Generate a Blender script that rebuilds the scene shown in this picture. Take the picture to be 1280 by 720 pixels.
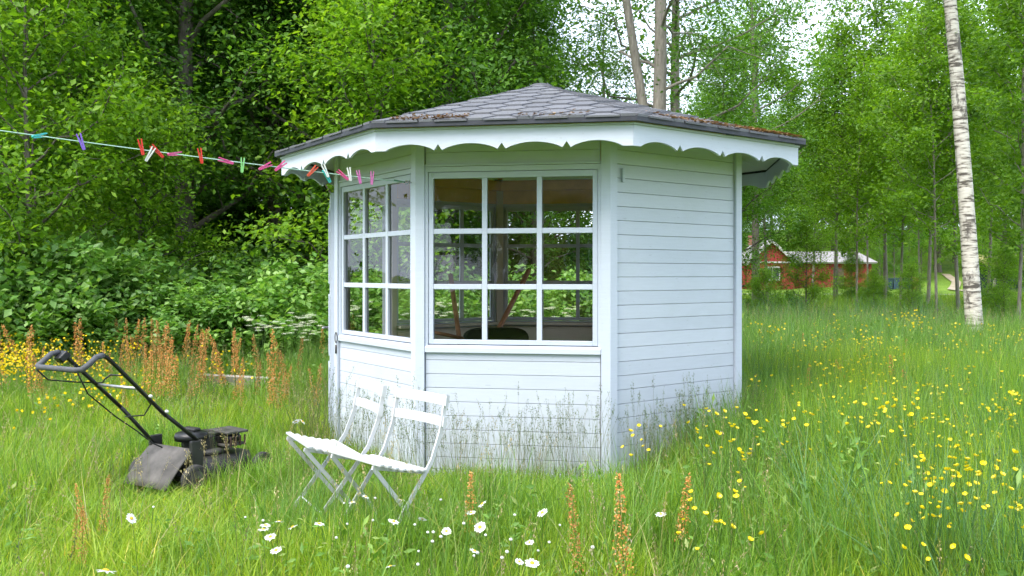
import bpy, math, random
import numpy as np
from mathutils import Vector, Matrix

SC = bpy.context.scene
for o in list(bpy.data.objects):
    bpy.data.objects.remove(o)
COL = SC.collection
R = math.radians

# ------------------------------------------------------------------ camera
CAMZ = 1.40
FPX = 1071.36            # focal length in pixels of a 1280 px wide picture
HORY = 342.6             # horizon row in that picture
cam = bpy.data.cameras.new('camera')
cam.sensor_width = 36.0
cam.lens = FPX / 1280 * 36
cam.shift_y = -(360 - HORY) / 1280
cam.clip_start = 0.05
cam.clip_end = 2000
camo = bpy.data.objects.new('camera', cam)
camo.location = (0, 0, CAMZ)
camo.rotation_euler = (R(90), 0, 0)
COL.objects.link(camo)
SC.camera = camo

# ------------------------------------------------------------------ sky
SUN_EL, SUN_AZ = 55.0, -136.0       # azimuth measured from +Y (view direction) clockwise
world = bpy.data.worlds.new('World')
SC.world = world
world.use_nodes = True
nt = world.node_tree
nt.nodes.clear()
wo = nt.nodes.new('ShaderNodeOutputWorld')
bg = nt.nodes.new('ShaderNodeBackground')
bg.inputs['Strength'].default_value = 0.145
sky = nt.nodes.new('ShaderNodeTexSky')
sky.sky_type = 'NISHITA'
sky.sun_disc = False
sky.sun_elevation = R(SUN_EL)
sky.sun_rotation = R(SUN_AZ)
sky.air_density = 1.0
sky.dust_density = 1.2
tc = nt.nodes.new('ShaderNodeTexCoord')
ns = nt.nodes.new('ShaderNodeTexNoise')
ns.inputs['Scale'].default_value = 3.2
ns.inputs['Detail'].default_value = 6
ns.inputs['Roughness'].default_value = 0.55
rp = nt.nodes.new('ShaderNodeValToRGB')
rp.color_ramp.elements[0].position = 0.30
rp.color_ramp.elements[0].color = (0.25, 0.25, 0.25, 1)
rp.color_ramp.elements[1].position = 0.55
rp.color_ramp.elements[1].color = (0.97, 0.97, 0.97, 1)
mx = nt.nodes.new('ShaderNodeMix')
mx.data_type = 'RGBA'
mx.inputs[7].default_value = (7.9, 8.8, 10.8, 1)
nt.links.new(tc.outputs['Generated'], ns.inputs['Vector'])
nt.links.new(ns.outputs['Fac'], rp.inputs['Fac'])
nt.links.new(rp.outputs['Color'], mx.inputs[0])
nt.links.new(sky.outputs['Color'], mx.inputs[6])
nt.links.new(mx.outputs[2], bg.inputs['Color'])
nt.links.new(bg.outputs['Background'], wo.inputs['Surface'])

sun = bpy.data.lights.new('sun', 'SUN')
sun.energy = 2.8
sun.angle = R(38)
sun.color = (1.0, 0.94, 0.84)
suno = bpy.data.objects.new('sun', sun)
sd = Vector((math.sin(R(SUN_AZ)) * math.cos(R(SUN_EL)), math.cos(R(SUN_AZ)) * math.cos(R(SUN_EL)), math.sin(R(SUN_EL))))
suno.rotation_euler = (-sd).to_track_quat('-Z', 'Y').to_euler()
suno.location = (0, 0, 30)
COL.objects.link(suno)

vs = SC.view_settings
vs.view_transform = 'Standard'
vs.look = 'None'
vs.exposure = 0.98
vs.gamma = 1.0
vs.use_curve_mapping = False
SC.render.engine = 'CYCLES'
cy = SC.cycles
cy.max_bounces = 6
cy.diffuse_bounces = 3
cy.glossy_bounces = 3
cy.transmission_bounces = 4
cy.transparent_max_bounces = 12
cy.caustics_reflective = False
cy.caustics_refractive = False
cy.use_denoising = True
cy.use_adaptive_sampling = True
cy.adaptive_threshold = 0.03

# ------------------------------------------------------------------ helpers
def P(x, y, d):
    """a point seen at photo pixel (x, y) when it stands d metres in front of the camera"""
    return Vector(((x - 640) / FPX * d, d, CAMZ - (y - HORY) / FPX * d))

def link_mesh(name, me, mat, parent=None):
    o = bpy.data.objects.new(name, me)
    COL.objects.link(o)
    if mat is not None and len(me.materials) == 0:
        me.materials.append(mat)
    if parent is not None:
        o.parent = parent
    return o

def tag(o, label=None, cat=None, group=None, kind=None):
    if label: o['label'] = label
    if cat: o['category'] = cat
    if group: o['group'] = group
    if kind: o['kind'] = kind
    return o

def empty(name, loc=(0, 0, 0), rz=0.0, label=None, cat=None, group=None):
    o = bpy.data.objects.new(name, None)
    o.empty_display_size = 0.2
    o.location = loc
    o.rotation_euler = (0, 0, rz)
    COL.objects.link(o)
    return tag(o, label, cat, group)

def copy_tree(o, parent=None):
    c = o.copy()
    COL.objects.link(c)
    c.parent = parent
    for ch in list(o.children):
        copy_tree(ch, c)
    return c

class MB:
    """collects geometry for ONE mesh object"""
    def __init__(self):
        self.v, self.f = [], []
    def add(self, vs_, fs_):
        n = len(self.v)
        self.v += [tuple(p) for p in vs_]
        self.f += [tuple(i + n for i in f) for f in fs_]
        return self
    def box(self, c, s, rot=None):
        c = Vector(c); hx, hy, hz = s[0] / 2, s[1] / 2, s[2] / 2
        ps = [Vector((x, y, z)) for x in (-hx, hx) for y in (-hy, hy) for z in (-hz, hz)]
        if rot is not None: ps = [rot @ p for p in ps]
        return self.add([p + c for p in ps], BOXF)
    def bar(self, a, b, w, t, up=(0, 0, 1)):
        """a box beam from a to b, w across (perpendicular to up), t along up"""
        a, b, up = Vector(a), Vector(b), Vector(up)
        d = (b - a).normalized()
        s = d.cross(up)
        if s.length < 1e-5: s = d.cross(Vector((1, 0, 0)))
        s.normalize(); u = s.cross(d).normalized()
        ps = [p + s * (i * w / 2) + u * (j * t / 2) for p in (a, b) for i in (-1, 1) for j in (-1, 1)]
        return self.add(ps, BOXF)
    def tube(self, pts, rad, n=8, cap=True):
        pts = [Vector(p) for p in pts]
        if not hasattr(rad, '__len__'): rad = [rad] * len(pts)
        base = len(self.v)
        prev = None
        for i, p in enumerate(pts):
            d = (pts[min(i + 1, len(pts) - 1)] - pts[max(i - 1, 0)]).normalized()
            if prev is None:
                s = d.cross(Vector((0, 0, 1)))
                if s.length < 1e-3: s = d.cross(Vector((1, 0, 0)))
            else:
                s = prev - d * prev.dot(d)
            s.normalize(); prev = s
            u = d.cross(s)
            for k in range(n):
                a = 2 * math.pi * k / n
                self.v.append(tuple(p + (s * math.cos(a) + u * math.sin(a)) * rad[i]))
        for i in range(len(pts) - 1):
            for k in range(n):
                k2 = (k + 1) % n
                self.f.append((base + i * n + k, base + i * n + k2, base + (i + 1) * n + k2, base + (i + 1) * n + k))
        if cap:
            self.f.append(tuple(base + k for k in range(n))[::-1])
            self.f.append(tuple(base + (len(pts) - 1) * n + k for k in range(n)))
        return self
    def prism(self, poly, z0, z1):
        """vertical prism over a plan polygon [(x, y)...] (counter-clockwise)"""
        n = len(poly)
        self.add([(p[0], p[1], z0) for p in poly] + [(p[0], p[1], z1) for p in poly],
                 [tuple(range(n))[::-1], tuple(range(n, 2 * n))] + [(i, (i + 1) % n, n + (i + 1) % n, n + i) for i in range(n)])
        return self
    def lathe(self, prof, n=16, M=None):
        base = len(self.v)
        for r_, z_ in prof:
            for k in range(n):
                a = 2 * math.pi * k / n
                p = Vector((r_ * math.cos(a), r_ * math.sin(a), z_))
                self.v.append(tuple(M @ p if M is not None else p))
        for i in range(len(prof) - 1):
            for k in range(n):
                k2 = (k + 1) % n
                self.f.append((base + i * n + k, base + i * n + k2, base + (i + 1) * n + k2, base + (i + 1) * n + k))
        self.f.append(tuple(base + k for k in range(n))[::-1])
        self.f.append(tuple(base + (len(prof) - 1) * n + k for k in range(n)))
        return self
    def mesh(self, name, smooth=False):
        me = bpy.data.meshes.new(name)
        me.from_pydata(self.v, [], self.f)
        if smooth:
            me.polygons.foreach_set('use_smooth', [True] * len(me.polygons))
        me.update()
        return me
    def build(self, name, mat, parent=None, smooth=False, bevel=0.0):
        o = link_mesh(name, self.mesh(name, smooth), mat, parent)
        if bevel:
            m = o.modifiers.new('bevel', 'BEVEL')
            m.width = bevel; m.segments = 2; m.limit_method = 'ANGLE'; m.angle_limit = R(35)
        return o
BOXF = [(0, 1, 3, 2), (4, 6, 7, 5), (0, 4, 5, 1), (2, 3, 7, 6), (0, 2, 6, 4), (1, 5, 7, 3)]

def np_mesh(name, v, faces, smooth=False):
    """numpy vertices plus a list of (F, k) face arrays -> mesh"""
    v = np.ascontiguousarray(v, dtype=np.float32)
    me = bpy.data.meshes.new(name)
    me.vertices.add(len(v))
    me.vertices.foreach_set('co', v.ravel())
    loops = np.concatenate([f.ravel() for f in faces]).astype(np.int32)
    sizes = np.concatenate([np.full(len(f), f.shape[1], np.int32) for f in faces])
    starts = np.concatenate([[0], np.cumsum(sizes)[:-1]]).astype(np.int32)
    me.loops.add(len(loops))
    me.loops.foreach_set('vertex_index', loops)
    me.polygons.add(len(sizes))
    me.polygons.foreach_set('loop_start', starts)
    me.polygons.foreach_set('loop_total', sizes)
    if smooth:
        me.polygons.foreach_set('use_smooth', np.ones(len(sizes), bool))
    me.update(calc_edges=True)
    return me

def vnoise(x, y, s=1.0, seed=0):
    """smooth pseudo noise in about -1..1"""
    x = np.asarray(x, float) * s; y = np.asarray(y, float) * s
    r = np.random.RandomState(seed)
    out = 0
    for k in range(6):
        a = r.uniform(0, 6.28); fr = r.uniform(.6, 1.9)
        out = out + np.sin((x * math.cos(a) + y * math.sin(a)) * fr + r.uniform(0, 6.28))
    return out / 3.2

# ------------------------------------------------------------------ materials
def new_mat(name):
    m = bpy.data.materials.new(name)
    m.use_nodes = True
    t = m.node_tree
    return m, t, t.nodes['Principled BSDF']

def N(t, typ, **kw):
    n = t.nodes.new(typ)
    for k, v in kw.items(): setattr(n, k, v)
    return n

def ramp(t, fac, stops):
    r_ = N(t, 'ShaderNodeValToRGB')
    el = r_.color_ramp.elements
    while len(el) < len(stops): el.new(0.5)
    for e, (p, c) in zip(el, stops):
        e.position = p; e.color = (*c, 1) if len(c) == 3 else c
    t.links.new(fac, r_.inputs['Fac'])
    return r_.outputs['Color']

def mixc(t, fac, a, b, mode='MIX'):
    m = N(t, 'ShaderNodeMix', data_type='RGBA', blend_type=mode)
    for s, v in ((m.inputs[0], fac), (m.inputs[6], a), (m.inputs[7], b)):
        if hasattr(v, 'is_output'): t.links.new(v, s)
        elif isinstance(v, (int, float)): s.default_value = v
        else: s.default_value = (*v, 1)
    return m.outputs[2]

def noise(t, scale, detail=4, rough=.6, vec=None, stretch=None, coord='Object'):
    n = N(t, 'ShaderNodeTexNoise')
    n.inputs['Scale'].default_value = scale
    n.inputs['Detail'].default_value = detail
    n.inputs['Roughness'].default_value = rough
    if vec is None:
        c = N(t, 'ShaderNodeTexCoord'); vec = c.outputs[coord]
    if stretch:
        mp = N(t, 'ShaderNodeMapping')
        mp.inputs['Scale'].default_value = stretch
        t.links.new(vec, mp.inputs['Vector']); vec = mp.outputs['Vector']
    t.links.new(vec, n.inputs['Vector'])
    return n.outputs['Fac']

def bump(t, b, h, dist=.002, strength=.5):
    n = N(t, 'ShaderNodeBump')
    n.inputs['Distance'].default_value = dist
    n.inputs['Strength'].default_value = strength
    t.links.new(h, n.inputs['Height'])
    t.links.new(n.outputs['Normal'], b.inputs['Normal'])

def simple(name, c, rough=.5, metal=0.0, var=.12, scale=8, bmp=0.0, spec=.5):
    m, t, b = new_mat(name)
    nz = noise(t, scale)
    lo = tuple(x * (1 - var) for x in c); hi = tuple(min(1, x * (1 + var)) for x in c)
    t.links.new(ramp(t, nz, [(.3, lo), (.7, hi)]), b.inputs['Base Color'])
    b.inputs['Roughness'].default_value = rough
    b.inputs['Metallic'].default_value = metal
    b.inputs['Specular IOR Level'].default_value = spec
    if bmp: bump(t, b, nz, bmp)
    return m

def paint(name, c, wear=.3, rough=.45):
    """brushed house paint on boards: faint streaks, some stains, per-piece tone"""
    m, t, b = new_mat(name)
    co = N(t, 'ShaderNodeTexCoord').outputs['Object']
    streak = noise(t, 6, 5, .6, co, (1.2, 1.2, 14))
    blot = noise(t, 2.2, 6, .65, co)
    fine = noise(t, 55, 3, .6, co)
    col = ramp(t, streak, [(.25, tuple(x * .93 for x in c)), (.75, c)])
    stain = ramp(t, blot, [(.52, (0, 0, 0)), (.72, (wear, wear, wear))])
    col = mixc(t, stain, col, (c[0] * .80, c[1] * .82, c[2] * .78))
    sep = N(t, 'ShaderNodeSeparateXYZ'); t.links.new(co, sep.inputs[0])
    add = N(t, 'ShaderNodeMath', operation='SUBTRACT'); t.links.new(noise(t, 9, 5, .7, co), add.inputs[0])
    zs_ = N(t, 'ShaderNodeMath', operation='MULTIPLY'); zs_.inputs[1].default_value = .55; t.links.new(sep.outputs['Z'], zs_.inputs[0])
    t.links.new(zs_.outputs[0], add.inputs[1])
    spl = ramp(t, add.outputs[0], [(.38, (0, 0, 0)), (.52, (wear * 1.6, wear * 1.6, wear * 1.6))])
    col = mixc(t, spl, col, (c[0] * .62, c[1] * .66, c[2] * .50))
    scuff = ramp(t, noise(t, 38, 2, .5, co, (.5, .5, 2.2)), [(.70, (0, 0, 0)), (.74, (wear * 1.5, wear * 1.5, wear * 1.5))])
    col = mixc(t, scuff, col, (c[0] * .60, c[1] * .60, c[2] * .58))
    oi = N(t, 'ShaderNodeObjectInfo')
    pr = ramp(t, oi.outputs['Random'], [(0, (.91, .92, .93)), (1, (1, 1, 1))])
    col = mixc(t, 1.0, col, pr, 'MULTIPLY')
    t.links.new(col, b.inputs['Base Color'])
    b.inputs['Roughness'].default_value = rough
    b.inputs['Specular IOR Level'].default_value = .35
    h = mixc(t, .5, streak, fine)
    bump(t, b, h, .0016, .5)
    return m

def leafmat(name, stops, trans=.38, tint=(1.15, 1.25, .55), rough=.5, spec=.3, objvar=.25, patch=None):
    """leaf blade: colour by leaf and by plant, light shining through"""
    m, t, b = new_mat(name)
    g = N(t, 'ShaderNodeNewGeometry')
    oi = N(t, 'ShaderNodeObjectInfo')
    col = ramp(t, g.outputs['Random Per Island'], stops)
    pr = ramp(t, oi.outputs['Random'], [(0, (1 - objvar, 1 - objvar * .8, 1 - objvar)), (1, (1 + objvar, 1 + objvar * .8, 1))])
    col = mixc(t, 1.0, col, pr, 'MULTIPLY')
    if patch:
        nz = noise(t, patch[0], 3, .6, g.outputs['Position'])
        fac = ramp(t, nz, [(.42, (0, 0, 0)), (.62, (1, 1, 1))])
        col = mixc(t, fac, col, mixc(t, 1.0, col, patch[1], 'MULTIPLY'))
    t.links.new(col, b.inputs['Base Color'])
    b.inputs['Roughness'].default_value = rough
    b.inputs['Specular IOR Level'].default_value = spec
    tr = N(t, 'ShaderNodeBsdfTranslucent')
    t.links.new(mixc(t, 1.0, col, tint, 'MULTIPLY'), tr.inputs['Color'])
    ms = N(t, 'ShaderNodeMixShader')
    ms.inputs[0].default_value = trans
    t.links.new(b.outputs['BSDF'], ms.inputs[1])
    t.links.new(tr.outputs['BSDF'], ms.inputs[2])
    out = t.nodes['Material Output']
    t.links.new(ms.outputs['Shader'], out.inputs['Surface'])
    return m

M = {}
M['white'] = paint('white_paint', (.60, .64, .72), .25)
M['trim'] = paint('white_trim_paint', (.60, .645, .74), .15)
M['fascia'] = paint('white_fascia_paint', (.64, .68, .77), .35)
M['soffit'] = paint('soffit_paint', (.72, .73, .62), .3)
M['chair'] = paint('chair_white_paint', (.60, .61, .62), .9, .5)
M['inner'] = paint('pale_inner_panel', (.72, .66, .56), .3)
M['ceiling'] = simple('amber_ceiling_wood', (.86, .55, .20), .6, 0, .12, 6)
M['floorwood'] = simple('worn_floor_boards', (.48, .41, .33), .7, 0, .25, 5)
M['pole'] = simple('brown_wooden_pole', (.25, .11, .05), .6, 0, .3, 20)
M['blackplastic'] = simple('black_plastic', (.012, .012, .014), .35, 0, .2, 10)
M['iron'] = simple('dark_iron', (.09, .085, .08), .5, .7, .3, 40)
M['zinc'] = simple('grey_zinc', (.42, .42, .44), .4, .8, .15, 30)
M['drip'] = simple('dark_roof_edge', (.035, .037, .05), .6, 0, .3, 12)

def shingle_mat():
    m, t, b = new_mat('grey_bitumen_shingle')
    co = N(t, 'ShaderNodeTexCoord').outputs['Object']
    gr = noise(t, 420, 2, .7, co)
    bl = noise(t, 5, 5, .6, co)
    oi = N(t, 'ShaderNodeObjectInfo')
    c = ramp(t, oi.outputs['Random'], [(0, (.105, .109, .122)), (1, (.140, .144, .158))])
    c = mixc(t, 1.0, c, ramp(t, gr, [(.3, (.62, .62, .62)), (.7, (1.35, 1.35, 1.35))]), 'MULTIPLY')
    c = mixc(t, ramp(t, bl, [(.5, (0, 0, 0)), (.8, (.5, .5, .5))]), c, (.13, .125, .11))
    t.links.new(c, b.inputs['Base Color'])
    b.inputs['Roughness'].default_value = .9
    bump(t, b, gr, .002, .6)
    return m
M['shingle'] = shingle_mat()

def glass_mat():
    m, t, b = new_mat('window_glass')
    t.nodes.remove(b)
    fr = N(t, 'ShaderNodeFresnel'); fr.inputs['IOR'].default_value = 1.52
    mul = N(t, 'ShaderNodeMath', operation='MULTIPLY_ADD')
    mul.inputs[1].default_value = 1.0; mul.inputs[2].default_value = .005
    tr = N(t, 'ShaderNodeBsdfTransparent'); tr.inputs['Color'].default_value = (.97, .98, .96, 1)
    gl = N(t, 'ShaderNodeBsdfGlossy'); gl.inputs['Roughness'].default_value = .015
    nz = noise(t, 5, 2, .5)
    bp = N(t, 'ShaderNodeBump'); bp.inputs['Distance'].default_value = .004; bp.inputs['Strength'].default_value = .25
    ms = N(t, 'ShaderNodeMixShader')
    t.links.new(nz, bp.inputs['Height']); t.links.new(bp.outputs['Normal'], gl.inputs['Normal'])
    t.links.new(fr.outputs['Fac'], mul.inputs[0]); t.links.new(mul.outputs[0], ms.inputs[0])
    t.links.new(tr.outputs['BSDF'], ms.inputs[1]); t.links.new(gl.outputs['BSDF'], ms.inputs[2])
    t.links.new(ms.outputs['Shader'], t.nodes['Material Output'].inputs['Surface'])
    return m
M['glass'] = glass_mat()

def bark_mat(name, a, b_, scale=(6, 6, 1.2)):
    m, t, b = new_mat(name)
    co = N(t, 'ShaderNodeTexCoord').outputs['Object']
    nz = noise(t, 4, 6, .7, co, scale)
    t.links.new(ramp(t, nz, [(.3, a), (.7, b_)]), b.inputs['Base Color'])
    b.inputs['Roughness'].default_value = .85
    bump(t, b, nz, .02, .7)
    return m
M['bark'] = bark_mat('grey_brown_bark', (.055, .045, .035), (.19, .165, .13))
M['bark_grey'] = bark_mat('pale_grey_bark', (.11, .095, .075), (.30, .265, .215))

def birch_mat():
    m, t, b = new_mat('birch_bark')
    co = N(t, 'ShaderNodeTexCoord').outputs['Object']
    band = noise(t, 3.0, 4, .62, co, (1.5, 1.5, 9))
    big = noise(t, 1.7, 5, .7, co, (2.4, 2.4, .9))
    sep = N(t, 'ShaderNodeSeparateXYZ'); t.links.new(co, sep.inputs[0])
    low = ramp(t, sep.outputs['Z'], [(0, (1, 1, 1)), (.9, (.0, .0, .0))])
    c = ramp(t, band, [(.40, (.09, .075, .06)), (.47, (.42, .37, .31)), (.55, (.62, .57, .50))])
    rough_ = ramp(t, big, [(.56, (0, 0, 0)), (.63, (1, 1, 1))])
    c = mixc(t, rough_, c, (.10, .085, .07))
    t.links.new(c, b.inputs['Base Color'])
    b.inputs['Roughness'].default_value = .7
    bump(t, b, band, .012, .6)
    return m
M['birch'] = birch_mat()

M['leaf_deep'] = leafmat('deep_green_leaf', [(0, (.05, .13, .028)), (.6, (.09, .215, .04)), (1, (.15, .29, .055))], .45, (1.4, 1.45, .5))
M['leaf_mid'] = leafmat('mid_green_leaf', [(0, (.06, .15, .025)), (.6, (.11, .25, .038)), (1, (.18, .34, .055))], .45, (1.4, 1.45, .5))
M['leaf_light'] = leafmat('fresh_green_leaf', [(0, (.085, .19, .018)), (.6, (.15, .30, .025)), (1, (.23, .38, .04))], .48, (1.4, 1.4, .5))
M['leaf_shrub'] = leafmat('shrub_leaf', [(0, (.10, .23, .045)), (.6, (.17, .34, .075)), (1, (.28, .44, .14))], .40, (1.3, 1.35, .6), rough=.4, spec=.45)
M['leaf_birch'] = leafmat('birch_leaf', [(0, (.06, .14, .025)), (1, (.14, .25, .05))])
YEL = (1.55, 1.22, .9)
M['grass'] = leafmat('meadow_grass', [(0, (.10, .22, .03)), (.45, (.19, .36, .05)), (.86, (.29, .46, .08)), (1, (.46, .45, .20))],
                     .48, (1.3, 1.25, .5), .45, .35, .32, (.8, YEL))
M['grass_tall'] = leafmat('tall_meadow_grass', [(0, (.10, .22, .04)), (.6, (.18, .34, .065)), (.9, (.28, .43, .11)), (1, (.42, .42, .20))],
                          .42, (1.25, 1.25, .6), .45, .35, .2)
M['grass_blue'] = leafmat('blue_green_grass', [(0, (.07, .17, .065)), (.6, (.13, .27, .10)), (1, (.20, .34, .15))],
                          .34, (1.1, 1.2, .7), .45, .4, .15)
M['seed'] = leafmat('grass_seed_head', [(0, (.075, .14, .055)), (.6, (.14, .20, .085)), (1, (.24, .20, .12))], .3)
M['straw'] = leafmat('dry_straw', [(0, (.30, .25, .12)), (.6, (.46, .40, .22)), (1, (.55, .44, .33))], .25, (1, 1, .8))
M['stem'] = leafmat('flower_stem', [(0, (.07, .15, .03)), (1, (.12, .22, .04))], .2)
M['yellow'] = leafmat('buttercup_petal', [(0, (.84, .62, .01)), (1, (.92, .76, .02))], .25, (1, 1, .6), .3, .5, .08)
M['petal'] = leafmat('daisy_petal', [(0, (.78, .78, .76)), (1, (.86, .86, .86))], .3, (1, 1, 1), .5, .3, .03)
M['daisy_eye'] = simple('daisy_eye', (.75, .42, .02), .7, 0, .2, 200)
M['sorrel'] = leafmat('sorrel_seed', [(0, (.45, .16, .06)), (.5, (.64, .30, .11)), (1, (.70, .46, .20))], .3, (1.1, 1, .7), .6, .2, .25)
M['parsley'] = leafmat('white_umbel', [(0, (.62, .66, .52)), (1, (.80, .82, .74))], .3, (1, 1, .9))

# ================================================================== THE SETTING
def sstep(v):
    v = np.clip(v, 0, 1); return v * v * (3 - 2 * v)

def ground_z(x, y):
    x = np.asarray(x, float); y = np.asarray(y, float)
    near = np.clip((np.hypot(x, y - 6) - 5.0) / 10, 0, 1)
    z = .05 * near * vnoise(x, y, .5, 3)
    z = z + 7.0 * sstep((y - 68) / 75) * sstep((x - 16) / 26)
    z = z + 1.6 * sstep((y - 70) / 60)
    return z

def gz(x, y): return float(ground_z(x, y))

def ground_mat():
    m, t, b = new_mat('meadow_ground')
    g = N(t, 'ShaderNodeNewGeometry').outputs['Position']
    a = noise(t, .35, 5, .6, g); f = noise(t, 9, 5, .7, g)
    c = ramp(t, f, [(.3, (.05, .085, .015)), (.55, (.11, .20, .025)), (.75, (.18, .27, .045))])
    c = mixc(t, ramp(t, a, [(.4, (0, 0, 0)), (.7, (.8, .8, .8))]), c, (.19, .28, .04))
    t.links.new(c, b.inputs['Base Color'])
    b.inputs['Roughness'].default_value = .95
    b.inputs['Specular IOR Level'].default_value = .1
    bump(t, b, f, .05, .8)
    return m
M['ground'] = ground_mat()
xs = np.unique(np.concatenate([np.linspace(-400, -40, 19), np.linspace(-40, 60, 101), np.linspace(60, 400, 18)]))
ys = np.unique(np.concatenate([np.linspace(-120, -10, 12), np.linspace(-10, 40, 51), np.linspace(40, 180, 71), np.linspace(180, 600, 15)]))
gx, gy = np.meshgrid(xs, ys)
gv = np.stack([gx.ravel(), gy.ravel(), ground_z(gx, gy).ravel()], 1)
ni, nj = gx.shape
ii, jj = np.meshgrid(np.arange(ni - 1), np.arange(nj - 1), indexing='ij')
q = (ii * nj + jj).ravel()
gf = np.stack([q, q + 1, q + nj + 1, q + nj], 1)
tag(link_mesh('ground', np_mesh('ground', gv, [gf], True), M['ground']), kind='structure')

def strip(name, pts, w, mat, lift=.06, n=30):
    m = MB()
    pts = [Vector(p) for p in pts]
    P_ = []
    for i in range(len(pts) - 1):
        for k in range(n):
            P_.append(pts[i].lerp(pts[i + 1], k / n))
    P_.append(pts[-1])
    vs_, fs_ = [], []
    for i, p in enumerate(P_):
        d = (P_[min(i + 1, len(P_) - 1)] - P_[max(i - 1, 0)]).normalized()
        s = Vector((d.y, -d.x))
        for k in range(5):
            q_ = p + s * (k / 4 - .5) * w
            vs_.append((q_.x, q_.y, gz(q_.x, q_.y) + lift))
        if i:
            b_ = (i - 1) * 5
            for k in range(4):
                fs_.append((b_ + k, b_ + k + 1, b_ + k + 6, b_ + k + 5))
    m.add(vs_, fs_)
    return tag(m.build(name, mat, smooth=True), kind='structure')
M['sand'] = simple('sandy_track', (.30, .25, .17), .9, 0, .2, 1.5)
M['gravel'] = simple('grey_gravel_road', (.40, .38, .34), .9, 0, .15, 2)
strip('gravel_road', [(-10, 58.5), (20, 57.5), (60, 58)], 1.6, M['gravel'], .05)
strip('sandy_path', [(34.6, 64), (36.5, 71), (41.5, 80), (43.5, 86)], .8, M['sand'], .10)

# ------------------------------------------------------------------ the red cottage across the field
def red_mat():
    m, t, b = new_mat('falu_red_boards')
    co = N(t, 'ShaderNodeTexCoord').outputs['Object']
    nz = noise(t, 3, 5, .6, co, (4, 4, .6))
    t.links.new(ramp(t, nz, [(.3, (.17, .018, .014)), (.7, (.30, .035, .025))]), b.inputs['Base Color'])
    b.inputs['Roughness'].default_value = .85
    return m
M['red'] = red_mat()
M['cream'] = simple('cream_trim', (.42, .40, .36), .6, 0, .08, 3)
M['tinroof'] = simple('pale_tin_roof', (.27, .25, .24), .6, .1, .15, 1.0)
M['darkpane'] = simple('dark_window_pane', (.03, .035, .04), .1, 0, .2, 2)

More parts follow.
